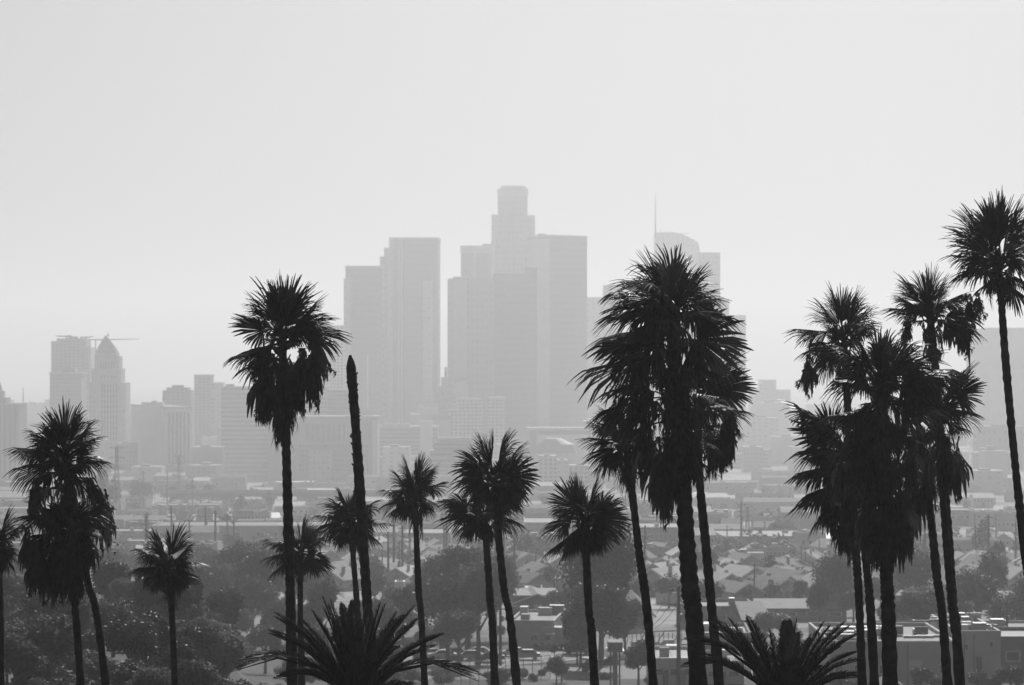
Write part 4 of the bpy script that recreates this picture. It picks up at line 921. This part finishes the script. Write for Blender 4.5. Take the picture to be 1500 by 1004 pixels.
# ---- trellis yard with a banner
def yard():
    d = D(947); u = d / F; r = empty('pipe_frame', (X(945, d), d, G(X(945, d), d)), 'long metal pipe frame with slanted braces left of thick trunk', 'frame')
    z0, z1 = Z(943, d), Z(927, d)
    for i in range(17):
        m = MB(); x = X(893 + i * 6.6, d); m.tube([(x, d, G(x, d) - .2), (x, d, z1)], [.07, .07], 5); m.build('post', METAL, r)
    for a, b in ((z1, z1), (z0, z0)):
        m = MB(); m.tube([(X(888, d), d, a), (X(1000, d), d, b + .3)], [.1, .1], 5); m.build('rail', LW, r)
    for p in (935, 962, 985):
        m = MB(); m.tube([(X(p, d), d - .3, z0), (X(p + 12, d), d - .3, z1 + .4)], [.09, .09], 5); m.build('brace', LW, r)
    OCC.append((X(945, d), d, 8))
    d = D(957); b = empty('banner', (X(945, d), d, G(X(945, d), d)), 'long pale lettered banner strung left of the thick trunk', 'banner')
    m = MB(); m.box(X(945, d), d, Z(948, d), 40 * d / F, .08, 7 * d / F); m.build('cloth', GW, b)
    for p in (924.5, 965.5):
        m = MB(); m.tube([(X(p, d), d, G(X(p, d), d) - .3), (X(p, d), d, Z(940, d))], [.09, .09], 5); m.build('post', WHITE, b)
    fc = bpy.data.curves.new('lettering', 'FONT'); fc.body = BANNER; fc.size = 5.4 * d / F; fc.align_x = 'CENTER'; fc.extrude = .01; fc.materials.append(P_DK)
    tt = bpy.data.objects.new('lettering', fc); t_ = bpy.data.objects.new('lettering', bpy.data.meshes.new_from_object(tt)); bpy.data.objects.remove(tt); COL.objects.link(t_); t_.parent = b; t_.rotation_euler.x = pi / 2
    t_.location = (0, -.09, Z(946.6, d) - G(X(945, d), d))
    s = empty('standing_flag', (X(925, d) - 1, d - 2, G(X(925, d), d)), 'small curved white feather flag below the banner end', 'flag')
    m = MB(); m.tube([(X(926, d), d - 2, G(X(926, d), d)), (X(925, d), d - 2, Z(945, d)), (X(926.5, d), d - 2, Z(941, d))], [.05, .04, .03], 5); m.build('pole', METAL, s)
    m = MB(); P = [(925.4, 942), (927.5, 943), (926.5, 950), (928, 958), (925.5, 962), (921.5, 961), (922.5, 955), (925, 950)]
    m.face([(X(a, d), d - 2.05, Z(b_, d)) for a, b_ in P]); m.face([(X(a, d), d - 2.0, Z(b_, d)) for a, b_ in reversed(P)]); m.build('cloth', WHITE, s)
BANNER = 'OPEN DAILY'
yard()
# ---- chain link fence
def fence():
    d = D(1000); r = empty('chain_link_fence', (X(720, d), d, G(X(720, d), d)), 'chain link fence on posts at bottom below the cars', 'fence')
    n = 14; P = []
    for i in range(n):
        px = 636 + i * (806 - 636) / (n - 1); dd = d + (i - n / 2) * 1.5; x = X(px, dd); P.append((x, dd, G(x, dd)))
    H = 3.1
    for x, y, z in P:
        m = MB(); m.tube([(x, y, z - .2), (x, y, z + H + .1)], [.05, .05], 5); m.build('post', METAL, r)
    m = MB(); m.tube([(x, y, z + H) for x, y, z in P], [.04] * n, 4); m.build('top_rail', METAL, r)
    me = MB()
    for i in range(n - 1):
        a, b = Vector(P[i]), Vector(P[i + 1]); L = (b - a).length; k = 9
        for j in range(-k, k + 1):
            for s in (-1, 1):
                t0, t1 = j / k, j / k + H / L * s * .9
                q0 = (t0, 0); q1 = (t1, H)
                def cl(q, w_):
                    t, h_ = q; 
                    if t < 0 or t > 1:
                        tt = max(0, min(1, t)); f = (tt - w_[0]) / (t - w_[0]) if abs(t - w_[0]) > 1e-6 else 0; return (tt, w_[1] + (h_ - w_[1]) * f)
                    return q
                if (t0 < 0 and t1 < 0) or (t0 > 1 and t1 > 1): continue
                c0 = cl(q0, q1); c1 = cl(q1, c0)
                me.tube([a.lerp(b, c0[0]) + Vector((0, 0, c0[1])), a.lerp(b, c1[0]) + Vector((0, 0, c1[1]))], [.012, .012], 3)
    me.build('mesh_wire', METAL, r)
fence()
# ---- utility poles
def pole_proto():
    r = bpy.data.objects.new('utility_pole', None); COL.objects.link(r); r['category'] = 'utility pole'; r['group'] = 'utility poles across the valley'
    def P(n, mb, m): o = bpy.data.objects.new(n, mb.mesh(n, m)); COL.objects.link(o); o.parent = r; return o
    m = MB(); m.tube([(0, 0, -1), (0, 0, 6), (0, 0, 12)], [.32, .28, .22], 7); P('pole', m, WOOD)
    for z in (11.3, 9.6):
        m = MB(); m.box(0, -.2, z, 2.6, .14, .16); a = P('crossarm', m, WOOD)
        for x in (-1.15, -.5, .5, 1.15):
            q = MB(); q.tube([(x, -.2, z + .16), (x, -.2, z + .42)], [.06, .04], 5); o = bpy.data.objects.new('insulator', q.mesh('insulator', WHITE)); COL.objects.link(o); o.parent = a
    m = MB(); m.tube([(.38, -.1, 7.6), (.38, -.1, 8.6)], [.24, .24], 8); P('transformer', m, METAL)
    return r
pp = pole_proto(); ppt = flatten_kids(pp); pused = False; POLES = []
def upole(px, top, base, yaw=None, d=None):
    global pused
    d = d or D(base); x = X(px, d); z = G(x, d); H = Z(top, d) - z
    if not pused: c = pp; pused = True
    else: c = copy_tree(pp, ppt)
    s = H / 12; c.location = (x, d, z); c.scale = (min(s, 1.4) * .9, min(s, 1.4) * .9, s); c.rotation_euler.z = radians(yaw if yaw is not None else R.uniform(-50, 50))
    auto(c, 'tall thin utility pole' if H > 15 else 'wooden utility pole', x, d, 'poles'); POLES.append((x, d, z + H)); return c
for a in [(764, 776, 838), (829, 806, 882), (812, 838, 896), (844, 808, 850), (883, 812, 846), (897, 812, 842), (906, 806, 846), (926, 790, 852), (734, 774, 846), (686, 858, 896), (617, 862, 905), (645, 888, 965), (733, 872, 978), (873, 902, 928), (914, 908, 942),
          (994, 858, 1004), (1105, 826, 890), (1121, 812, 850), (1161, 876, 908), (1165, 834, 860), (1182, 838, 866), (1216, 790, 826), (1200, 786, 820), (1174, 800, 840), (1180, 802, 842), (1385, 750, 806), (1352, 790, 840), (1428, 752, 800), (1459, 752, 800), (1475, 878, 965), (1500, 800, 850), (72, 858, 990), (300, 848, 912), (333, 752, 806), (1065, 770, 806),
          (455, 838, 880), (478, 850, 886), (404, 780, 826), (372, 786, 830), (560, 800, 840), (585, 792, 830), (1020, 790, 826), (700, 790, 836), (1262, 770, 806), (1120, 764, 800), (1099, 772, 800), (1240, 800, 836), (785, 800, 850), (870, 784, 822), (750, 838, 872), (1030, 850, 886), (1330, 800, 842), (1370, 740, 786), (1440, 780, 826), (260, 790, 826), (210, 690, 746), (245, 690, 750), (282, 702, 752)]:
    upole(*a)
rp = random.Random(4)
for i in range(46):
    row = rp.uniform(806, 868); H_ = rp.uniform(13, 19) * F / D(row); upole(rp.uniform(560, 1490) if i % 4 else rp.uniform(200, 560), row - H_, row)
def wires(idx, label):
    r = None
    for (i, j) in idx:
        a, b = POLES[i], POLES[j]
        if r is None: r = empty('power_line', (a[0], a[1], a[2]), label, 'power line', 'slack power lines between poles')
        for off in (-1, 0, 1):
            m = MB(); pts = []
            for k in range(13):
                t = k / 12; pts.append((a[0] + (b[0] - a[0]) * t + off, a[1] + (b[1] - a[1]) * t, a[2] - .4 + (b[2] - a[2]) * t - 4 * t * (1 - t) * 3.2))
            m.tube(pts, [.045] * 13, 3); m.build('wire', WIRE, r)
wires([(1, 2), (1, 3), (3, 5)], 'slack wires looping between poles left of lone palm'); wires([(0, 8)], 'wires between the two poles right of middle palm pair'); wires([(6, 4)], 'wires between the poles right of the lone palm')
wires([(16, 19), (19, 20)], 'wires over the gabled houses right of the thick trunk'); wires([(13, 14), (15, 14)], 'wires reaching the tall pole near the white workshop'); wires([(9, 12)], 'wires across the big bushy trees left of the middle pair')
# ---- lattice pylons
def pylon(label, px, top, base, wpx, d=None, arms=3):
    d = d or D(base); u = d / F; x = X(px, d); z = G(x, d); H = Z(top, d) - z; r = empty('power_pylon', (x, d, z), label, 'pylon', 'lattice power pylons')
    w0, w1 = wpx * u / 2, wpx * u * .16; m = MB(); n = 9; th = .14 * max(1, d / 1100)
    def wat(t): return w0 + (w1 - w0) * min(1, t * 1.3)
    for sx in (-1, 1):
        for sy in (-1, 1): m.tube([(x + sx * wat(k / n), d + sy * wat(k / n), z + H * k / n) for k in range(n + 1)], [th] * (n + 1), 4)
    m.build('leg_frame', METAL, r); m = MB()
    for k in range(n):
        a, b = wat(k / n), wat((k + 1) / n); z0, z1 = z + H * k / n, z + H * (k + 1) / n
        for sy in (-1, 1):
            m.tube([(x - a, d + sy * a, z0), (x + b, d + sy * b, z1)], [th * .6] * 2, 3); m.tube([(x + a, d + sy * a, z0), (x - b, d + sy * b, z1)], [th * .6] * 2, 3); m.tube([(x - a, d + sy * a, z0), (x + a, d + sy * a, z0)], [th * .6] * 2, 3)
    m.build('bracing', METAL, r)
    for k in range(arms):
        m = MB(); zz = z + H * (.98 - .13 * k); L = wpx * u * (.9 + .15 * (k == 1)); m.tube([(x - L, d, zz + .3), (x, d, zz + 1.2), (x + L, d, zz + .3)], [th * .7] * 3, 4); m.tube([(x - L, d, zz + .2), (x + L, d, zz + .2)], [th * .6] * 2, 4); m.build('crossarm', METAL, r)
pylon('lattice pylon between the left palm group and the city hall foot', 171, 655, 768, 12)
pylon('faint lattice pylon by the middle palm pair', 668, 742, 806, 12)
pylon('faint distant pylon below the blank-faced courthouse', 262, 668, 742, 8)
pylon('distant pylon left of the right palm cluster', 1095, 742, 800, 9)
# ---- cars
def car_proto(bm, nm='parked_car'):
    r = bpy.data.objects.new(nm, None); COL.objects.link(r); r['category'] = 'car'; r['group'] = 'cars parked in the valley'
    def P(n, mb, m): o = bpy.data.objects.new(n, mb.mesh(n, m)); COL.objects.link(o); o.parent = r; return o
    sec = [(-2.2, .35), (-2.2, .85), (-1.25, 1.0), (-.75, 1.0), (1.5, 1.0), (2.15, .9), (2.25, .35)]
    m = MB(); 
    for a, b in zip(sec[:-1], sec[1:]): m.face([(a[0], -.88, a[1]), (a[0], .88, a[1]), (b[0], .88, b[1]), (b[0], -.88, b[1])])
    for s in (-1, 1): m.face([(x, s * .88, z) for x, z in (sec if s > 0 else sec[::-1])])
    m.face([(-2.2, -.88, .35), (2.25, -.88, .35), (2.25, .88, .35), (-2.2, .88, .35)]); P('body', m, bm)
    m = MB(); A = [(-1.2, -.84), (1.7, -.84), (1.7, .84), (-1.2, .84)]; B = [(-.5, -.7), (1.1, -.7), (1.1, .7), (-.5, .7)]; m.prism(A, 1.0, 1.4, 0, None, B); P('windows', m, GLASSD)
    m = MB(); m.prism([(x, y) for x, y in B], 1.4, 1.46); P('roof', m, bm)
    for x in (-1.4, 1.4):
        for s in (-1, 1):
            q = MB(); q.tube([(x, s * .72, .33), (x, s * .93, .33)], [.33, .33], 10); P('wheel', q, P_DK)
    return r
CARW = plain('white_car_paint', .6, .25, .05, .2, .6); CARD = plain('dark_car_paint', .06, .2, .05, .2, .6); CARG = plain('silver_car_paint', .35, .25, .05, .2, .6, .5)
CP = [car_proto(m) for m in (CARW, CARD, CARG)]; CT = [flatten_kids(c) for c in CP]; CU = [False] * 3
def car(px, row, k, yaw=0, sc=1):
    d = D(row); x = X(px, d); z = G(x, d) + .3
    if not CU[k]: c = CP[k]; CU[k] = True
    else: c = copy_tree(CP[k], CT[k])
    c.location = (x, d, z); c.rotation_euler.z = radians(yaw); c.scale = (sc,) * 3; auto(c, ['parked white car', 'parked dark car', 'parked silver car'][k], x, d, 'cars')
# roads
road('road', [gp(560, 966), gp(640, 968), gp(720, 972), gp(800, 966), gp(870, 962)], 12, ASPH, mark=True)
road('road', [gp(860, 968), gp(920, 966), gp(1010, 962), gp(1090, 960)], 6, CONC, mark=None)
road('car_park', [gp(560, 992), gp(900, 992), gp(1110, 990)], 26, ASPH, .2, None)
road('car_park', [gp(830, 952), gp(1110, 950)], 30, ASPH, .15, None)
road('road', [gp(-100, 835), gp(200, 838), gp(480, 842), gp(800, 846), gp(1100, 842), gp(1600, 836)], 14, ASPH, .3, True)
road('road', [gp(-100, 812), gp(300, 815), gp(700, 812), gp(1600, 814)], 12, CONC, .35, None)
road('road', [gp(200, 830), gp(300, 826), gp(350, 822), gp(420, 810)], 14, CONC, .35, None)
road('road', [gp(1000, 780), gp(1120, 789), gp(1180, 785), gp(1260, 778)], 10, CONC, .4, None)
road('road', [gp(-100, 752), gp(700, 757), gp(1600, 752)], 14, CONC, .6, None)
for i, a in enumerate([(648, 969), (664, 966), (690, 970), (700, 965), (718, 972), (770, 969), (630, 967), (1470, 962), (845, 962), (752, 966)]): car(a[0], a[1], i % 3, R.uniform(-10, 10))
for i in range(46):
    row = R.choice((835, 838, 842, 812, 815, 818, 806)); car(R.uniform(180, 1490), row, R.choice((0, 0, 1, 2)), R.choice((0, 180, 8)) + R.uniform(-4, 4))
for i in range(9): car(1100 + i * 7.5 + R.uniform(-1, 1), 822, R.choice((0, 0, 2)), 80 + R.uniform(-5, 5))
# trucks in the yard
def truck(label, px, row, k):
    d = D(row); x = X(px, d); z = G(x, d) + .1; r = empty('box_truck', (x, d, z), label, 'truck', 'box trucks in the yard')
    m = MB(); m.box(x + .8, d, z + .9, 5.6, 2.4, 2.6); m.build('cargo_box', WHITE if k else LW, r)
    m = MB(); m.prism([(x - 4, d - 1.1), (x - 2.1, d - 1.1), (x - 2.1, d + 1.1), (x - 4, d + 1.1)], z + .5, z + 2.5, 0, None, [(x - 3.5, d - 1), (x - 2.1, d - 1), (x - 2.1, d + 1), (x - 3.5, d + 1)]); m.build('cab', WHITE, r)
    m = MB(); m.box(x - 3.3, d - 1.14, z + 1.5, .8, .06, .7); m.build('cab_window', GLASSD, r)
    m = MB(); m.box(x, d, z + .5, 7, 1.2, .38); m.build('chassis', P_DK, r)
    for q in (-3.1, 1.2, 2.6):
        for s in (-1, 1):
            w_ = MB(); w_.tube([(x + q, d + s * .8, z + .45), (x + q, d + s * 1.1, z + .45)], [.45, .45], 10); w_.build('wheel', P_DK, r)
truck('white box truck left of the lone palm foot', 812, 952, 1); truck('pale box truck nearer the lone palm foot', 832, 953, 0); truck('white box truck on the flats left of the right cluster', 1222, 818, 1)
# ---- hand placed trees
for a in [
    (880, 852, 968, 'dark', BIG, None, 112), (852, 885, 960, 'dark', NEAR, None, 60), (915, 880, 962, 'dark', NEAR, None, 60), (880, 905, 985, 'dark', NEAR, None, 90), (850, 925, 985, 'dark', NEAR, None, 60),
    (685, 866, 955, 'mid', BIG, None, 110), (650, 872, 950, 'mid', BIG, None, 80), (725, 866, 940, 'mid', BIG, None, 80), (700, 890, 975, 'mid', BIG, None, 100), (655, 900, 975, 'dark', BIG, None, 90), (755, 885, 925, 'pale', NEAR, None, 30), (625, 880, 940, 'mid', NEAR, None, 60), (672, 930, 985, 'mid', NEAR, None, 70),
    (660, 834, 880, 'mid', NEAR, None, 60), (700, 832, 882, 'mid', FAR, None, 60), (745, 846, 885, 'mid', FAR, None, 40), (625, 815, 830, 'dark', FAR, None, 32), (790, 852, 876, 'dark', FAR, None, 30),
    (1342, 845, 908, 'dark', BIG, None, 70), (1310, 855, 905, 'dark', NEAR, None, 50), (1222, 852, 915, 'dark', BIG, None, 62), (1250, 862, 920, 'dark', NEAR, None, 50), (1200, 880, 925, 'dark', NEAR, None, 40),
    (1130, 832, 862, 'dark', FAR, None, 36), (1068, 828, 870, 'dark', FAR, None, 60), (1040, 830, 868, 'mid', FAR, None, 40), (1455, 850, 905, 'dark', NEAR, None, 60), (1430, 872, 925, 'dark', BIG, None, 80), (1480, 872, 925, 'dark', BIG, None, 90), (1400, 890, 930, 'dark', NEAR, None, 50), (1530, 870, 925, 'dark', BIG, None, 80),
    (1345, 898, 955, 'pale', NEAR, None, 90), (1310, 903, 945, 'mid', NEAR, None, 60), (950, 848, 880, 'dark', FAR, None, 50), (1060, 790, 822, 'dark', FAR, None, 30), (1085, 792, 806, 'dark', FAR, None, 60), (935, 968, 1015, 'dark', NEAR, None, 50), (980, 862, 900, 'dark', FAR, None, 40), (1150, 905, 940, 'dark', NEAR, None, 60),
    (240, 832, 850, 'dark', FAR, None, 40), (345, 842, 905, 'dark', BIG, None, 80), (385, 860, 930, 'dark', BIG, None, 80), (310, 870, 930, 'mid', NEAR, None, 70), (410, 880, 950, 'mid', NEAR, None, 60), (470, 900, 960, 'dark', NEAR, None, 70), (590, 905, 960, 'dark', NEAR, None, 60), (560, 920, 975, 'mid', NEAR, None, 60),
    (350, 822, 838, 'dark', FAR, None, 34), (205, 722, 744, 'mid', FAR, None, 40), (250, 728, 744, 'dark', FAR, None, 20), (305, 722, 735, 'dark', FAR, None, 26), (278, 722, 735, 'dark', FAR, None, 22), (352, 740, 756, 'dark', FAR, None, 26), (395, 718, 750, 'mid', FAR, None, 14), (155, 725, 765, 'dark', FAR, None, 44),
    (1438, 790, 820, 'dark', FAR, None, 36), (300, 820, 850, 'dark', FAR, None, 44), (430, 845, 880, 'mid', FAR, None, 44), (1290, 870, 915, 'mid', NEAR, None, 44), (1180, 850, 880, 'mid', FAR, None, 30), (1020, 846, 872, 'dark', FAR, None, 36), (290, 655, 690, 'dark', FAR, None, 26), (310, 665, 692, 'dark', FAR, None, 26)]:
    tree_px(a[0], a[1], a[2], a[3], a[4], None, a[6])
for px, top, base in ((145, 838, 862), (157, 832, 862), (176, 838, 866), (188, 836, 866), (131, 842, 868), (780, 886, 906), (786, 882, 906), (792, 886, 906), (798, 889, 906), (1340, 770, 800), (706, 780, 822)): cypress(px, top, base)
# little date palms and a far fan palm
for px, row, hrow, lab in ((489, 888, 868, 'small date palm left of the leafless trunk in the valley'), (562, 886, 862, 'small bushy date palm right of the leafless trunk in the valley')):
    d = D(row); date_palm('small_date_palm', lab, d, (px, hrow + 4), [(px - 18, hrow - 6, .15), (px + 18, hrow - 6, .15), (px - 20, hrow + 10, .3), (px + 20, hrow + 10, .3), (px, hrow - 20, .05), (px - 10, hrow - 17, .05), (px + 11, hrow - 17, .05)], 30, 21, int(px), .45, 16, LEAF_M, 'small date palms in the valley', .5, 1.8)
def far_fan(px, top, base, rpx, lab):
    d = D(base); rn = random.Random(int(px)); u = d / F; x = X(px, d); z = G(x, d); hz_ = Z(top + rpx, d); r = empty('far_fan_palm', (x, d, z), lab, 'palm tree', 'distant fan palms')
    m = MB(); m.tube([(x, d, z - .3), (x, d, hz_)], [.3, .22], 7); m.build('trunk', TRUNK, r)
    c = MB()
    for i in range(34):
        az = i * 2.4; el = radians(80 - 160 * i / 34); L = rpx * u * (1.0 if el > -.3 else 1.1); sp = .55 if el < -.6 else 1
        fan_frond(c, (x, d, hz_ - max(0, -el) * .5), (x + cos(az) * cos(el) * L * sp, d + sin(az) * cos(el) * L * sp, hz_ + sin(el) * L), .3, 8, 1.2, rn, .35)
    c.build('crown', PALM, r)
far_fan(1464, 791, 862, 10, 'distant fan palm between leaning right trunks and edge palm trunk'); far_fan(1372, 812, 850, 8, 'distant fan palm behind the leaning right trunks')
far_fan(640, 836, 876, 8, 'distant fan palm right of the compact round palm trunk'); far_fan(1290, 800, 840, 7, 'distant fan palm behind right cluster trunks')
# ---- left slope woods
rs = random.Random(12)
def slope_tree(px, d, r, tone, sq=1.0): tree(X(px, d), d, r, tone, BIG if (r > 3.6 and tone != 'pale') else NEAR, None, sq)
for i in range(200):
    d = rs.uniform(150, 380); px = rs.uniform(-60, 400); r = rs.uniform(1.3, 2.9) * (d / 260) ** .5
    if px > 340: d = rs.uniform(330, 520); px = rs.uniform(340, 640); r = rs.uniform(1.8, 3.6)
    if not free(X(px, d), d, r * .35): continue
    slope_tree(px, d, r, rs.choice(('dark', 'dark', 'dark', 'mid', 'pale')), rs.choice((1, .75, .7)))
for i in range(60):
    d = rs.uniform(400, 760); px = rs.uniform(-40, 480); r = rs.uniform(2.5, 5.0)
    if free(X(px, d), d, r * .5): slope_tree(px, d, r, rs.choice(('dark', 'dark', 'mid')))
# scattered trees in the near valley
for i in range(120):
    row = rs.uniform(842, 935); d = D(row); px = rs.uniform(440, 1530); r = rs.uniform(1.6, 3.6)
    if free(X(px, d), d, r * 1.3): tree(X(px, d), d, r, rs.choice(('dark', 'dark', 'mid', 'pale')), None, None, rs.choice((1, 1, .7)))
for i in range(130):
    row = rs.uniform(938, 1012); d = D(row); px = rs.uniform(545, 1500); r = rs.uniform(.8, 2.3)
    if 700 < px < 800 and 950 < row < 980: continue
    if free(X(px, d), d, r * .9): tree(X(px, d), d, r, rs.choice(('dark', 'dark', 'mid')), NEAR, None, rs.choice((1, .75, .7)))
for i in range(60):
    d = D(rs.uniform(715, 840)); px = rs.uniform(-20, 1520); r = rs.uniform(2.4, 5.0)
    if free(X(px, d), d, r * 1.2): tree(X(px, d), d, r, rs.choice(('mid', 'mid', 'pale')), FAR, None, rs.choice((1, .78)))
# small houses of the flats, wherever there is room
for i in range(420):
    row = rs.uniform(792, 880); d = D(row); px = rs.uniform(300, 1530)
    if free(X(px, d), d, 7): house(px, row, rs.choice((0, 0, 1, 2, 2, 3)), rs.uniform(-40, 45), rs.uniform(.75, 1.0))
for i in range(260):
    row = rs.uniform(835, 900); d = D(row); px = rs.uniform(560, 1500); r = rs.uniform(1.3, 2.6)
    if free(X(px, d), d, r * .2 - 3.2): tree(X(px, d), d, r, rs.choice(('dark', 'mid', 'mid')), FAR, None, rs.choice((1, .75)))
    if i > 70: break
for px, d, r in ((1228, 352, 1.6), (1250, 349, 1.2), (1350, 351, 1.9), (1372, 348, 1.3), (1432, 352, 1.7), (1455, 349, 1.4), (1482, 350, 2.0), (1275, 350, 1.0)): tree(X(px, d), d, r, 'dark', NEAR, None, .95)
# far-off tree cover of the flats, more than one can count: one object
mb = MB(); rt = random.Random(5); cnt = 0
while cnt < 330:
    d = D(rt.uniform(690, 835)); px = rt.uniform(-40, 1540); x = X(px, d); z = G(x, d); n_ = 1
    if sin(px * .021 + d * .004) + sin(px * .05 + 2) < rt.uniform(-1.4, 1.6): continue
    r_ = rt.uniform(1.8, 4.6); cnt += 1
    for k in range(70):
        v = Vector((rt.gauss(0, 1), rt.gauss(0, 1), rt.gauss(0, .8))).normalized() * r_ * rt.random() ** .35; p = Vector((x, d, z + r_ * 1.1)) + v
        t = Vector((rt.gauss(0, 1), rt.gauss(0, 1), rt.gauss(0, .6))).normalized(); b = t.cross(v).normalized() if t.cross(v).length > .01 else Vector((0, 0, 1)); q_ = r_ * .3
        mb.face([p - t * q_, p + b * q_ * .6, p + t * q_, p - b * q_ * .6])
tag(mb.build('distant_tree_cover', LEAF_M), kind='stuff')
# ---- filler buildings of the flats and the foot of downtown
n = 0
WM = [GW, LW, LW, CONC, STONE]; RM = [LIGHTROOF, MIDROOF, DARKROOF, WHITE, MIDROOF]
LK = {'GW': 'grey low building', 'LW': 'pale low building'}
for i in range(900):
    d = D(rs.uniform(700, 838)); px = rs.uniform(-20, 1520); wd = rs.choice((rs.uniform(10, 22), rs.uniform(14, 34), rs.uniform(30, 55))); dep = rs.uniform(10, 26); x = X(px, d)
    if d < 1400: wd *= .6; dep *= .6
    if not free(x, d + dep / 2, max(wd, dep) * .55): continue
    wi = rs.randrange(5); rm = rs.choice(RM + [DARKROOF, MIDROOF, MIDROOF]); hh = rs.uniform(4, 9) * (1.3 if d > 2000 else 1); u = d / F; row = HOR - F * G(x, d) / d
    shed('low_building', None, px - wd / 2 / u, px + wd / 2 / u, row - hh / u, row, dep, WM[wi], rm, rs.uniform(-12, 12), rs.choice((0, 4, 6)) if d < 1900 else rs.choice((0, 3)), None, rs.choice((0, 1, 2)), .5, d, 'building', 'low buildings across the flats', 0 if rs.random() < .75 else 2.2,
         auto_look=['grey-walled', 'pale-walled', 'plain pale', 'concrete', 'stone-fronted'][wi] + ' low building')
    n += 1
    if n > 210: break
FM = [F_LT, F_GR, F_OLD, F_GRID, F_BANDD, F_RES, P_MD]; FL = ['pale', 'grey', 'masonry', 'white gridded', 'banded', 'flat-windowed', 'plain']; n = 0
for i in range(900):
    d = rs.uniform(2450, 5200); px = rs.uniform(-30, 1530); wd = rs.uniform(18, 50); dep = rs.uniform(15, 35); x = X(px, d)
    if not free(x, d + dep / 2, max(wd, dep) * .55): continue
    hh = rs.uniform(9, 26) if d < 3300 else rs.uniform(10, 34); fi = rs.randrange(7); a = radians(rs.uniform(-20, 20)); z = G(x, d); mb = MB(); mb.box(x, d + dep / 2, z - 4, wd, dep, hh + 4, a, 0, 1)
    r = empty('city_block', (x, d, z), None, 'building', 'hazy city blocks around the towers'); mb.build('block', [FM[fi], MIDROOF], r)
    q = MB(); q.box(x + rs.uniform(-.2, .2) * wd, d + dep / 2, z + hh + .01, wd * .3, dep * .3, rs.uniform(2, 5), a); q.build('roof_house', P_GR, r)
    auto(r, f'{FL[fi]} city block', x, d, 'blocks'); OCC.append((x, d + dep / 2, max(wd, dep) * .55)); n += 1
    if n > 150: break
flush()
# ------------------------------------------------------------------ haze: one closed box of even air
hz = MB(); hz.box(0, 6400, -140, 20000, 13600, 140 + 248)
m = bpy.data.materials.new('haze_air'); m.use_nodes = True; n = m.node_tree; n.nodes.clear()
o = n.nodes.new('ShaderNodeOutputMaterial'); v = n.nodes.new('ShaderNodeVolumePrincipled'); v.inputs['Color'].default_value = (HAZE_ALB, HAZE_ALB, HAZE_ALB, 1)
v.inputs['Density'].default_value = HAZE_DENSITY; v.inputs['Anisotropy'].default_value = HAZE_G; n.links.new(v.outputs[0], o.inputs['Volume'])
tag(hz.build('haze', m), kind='stuff')
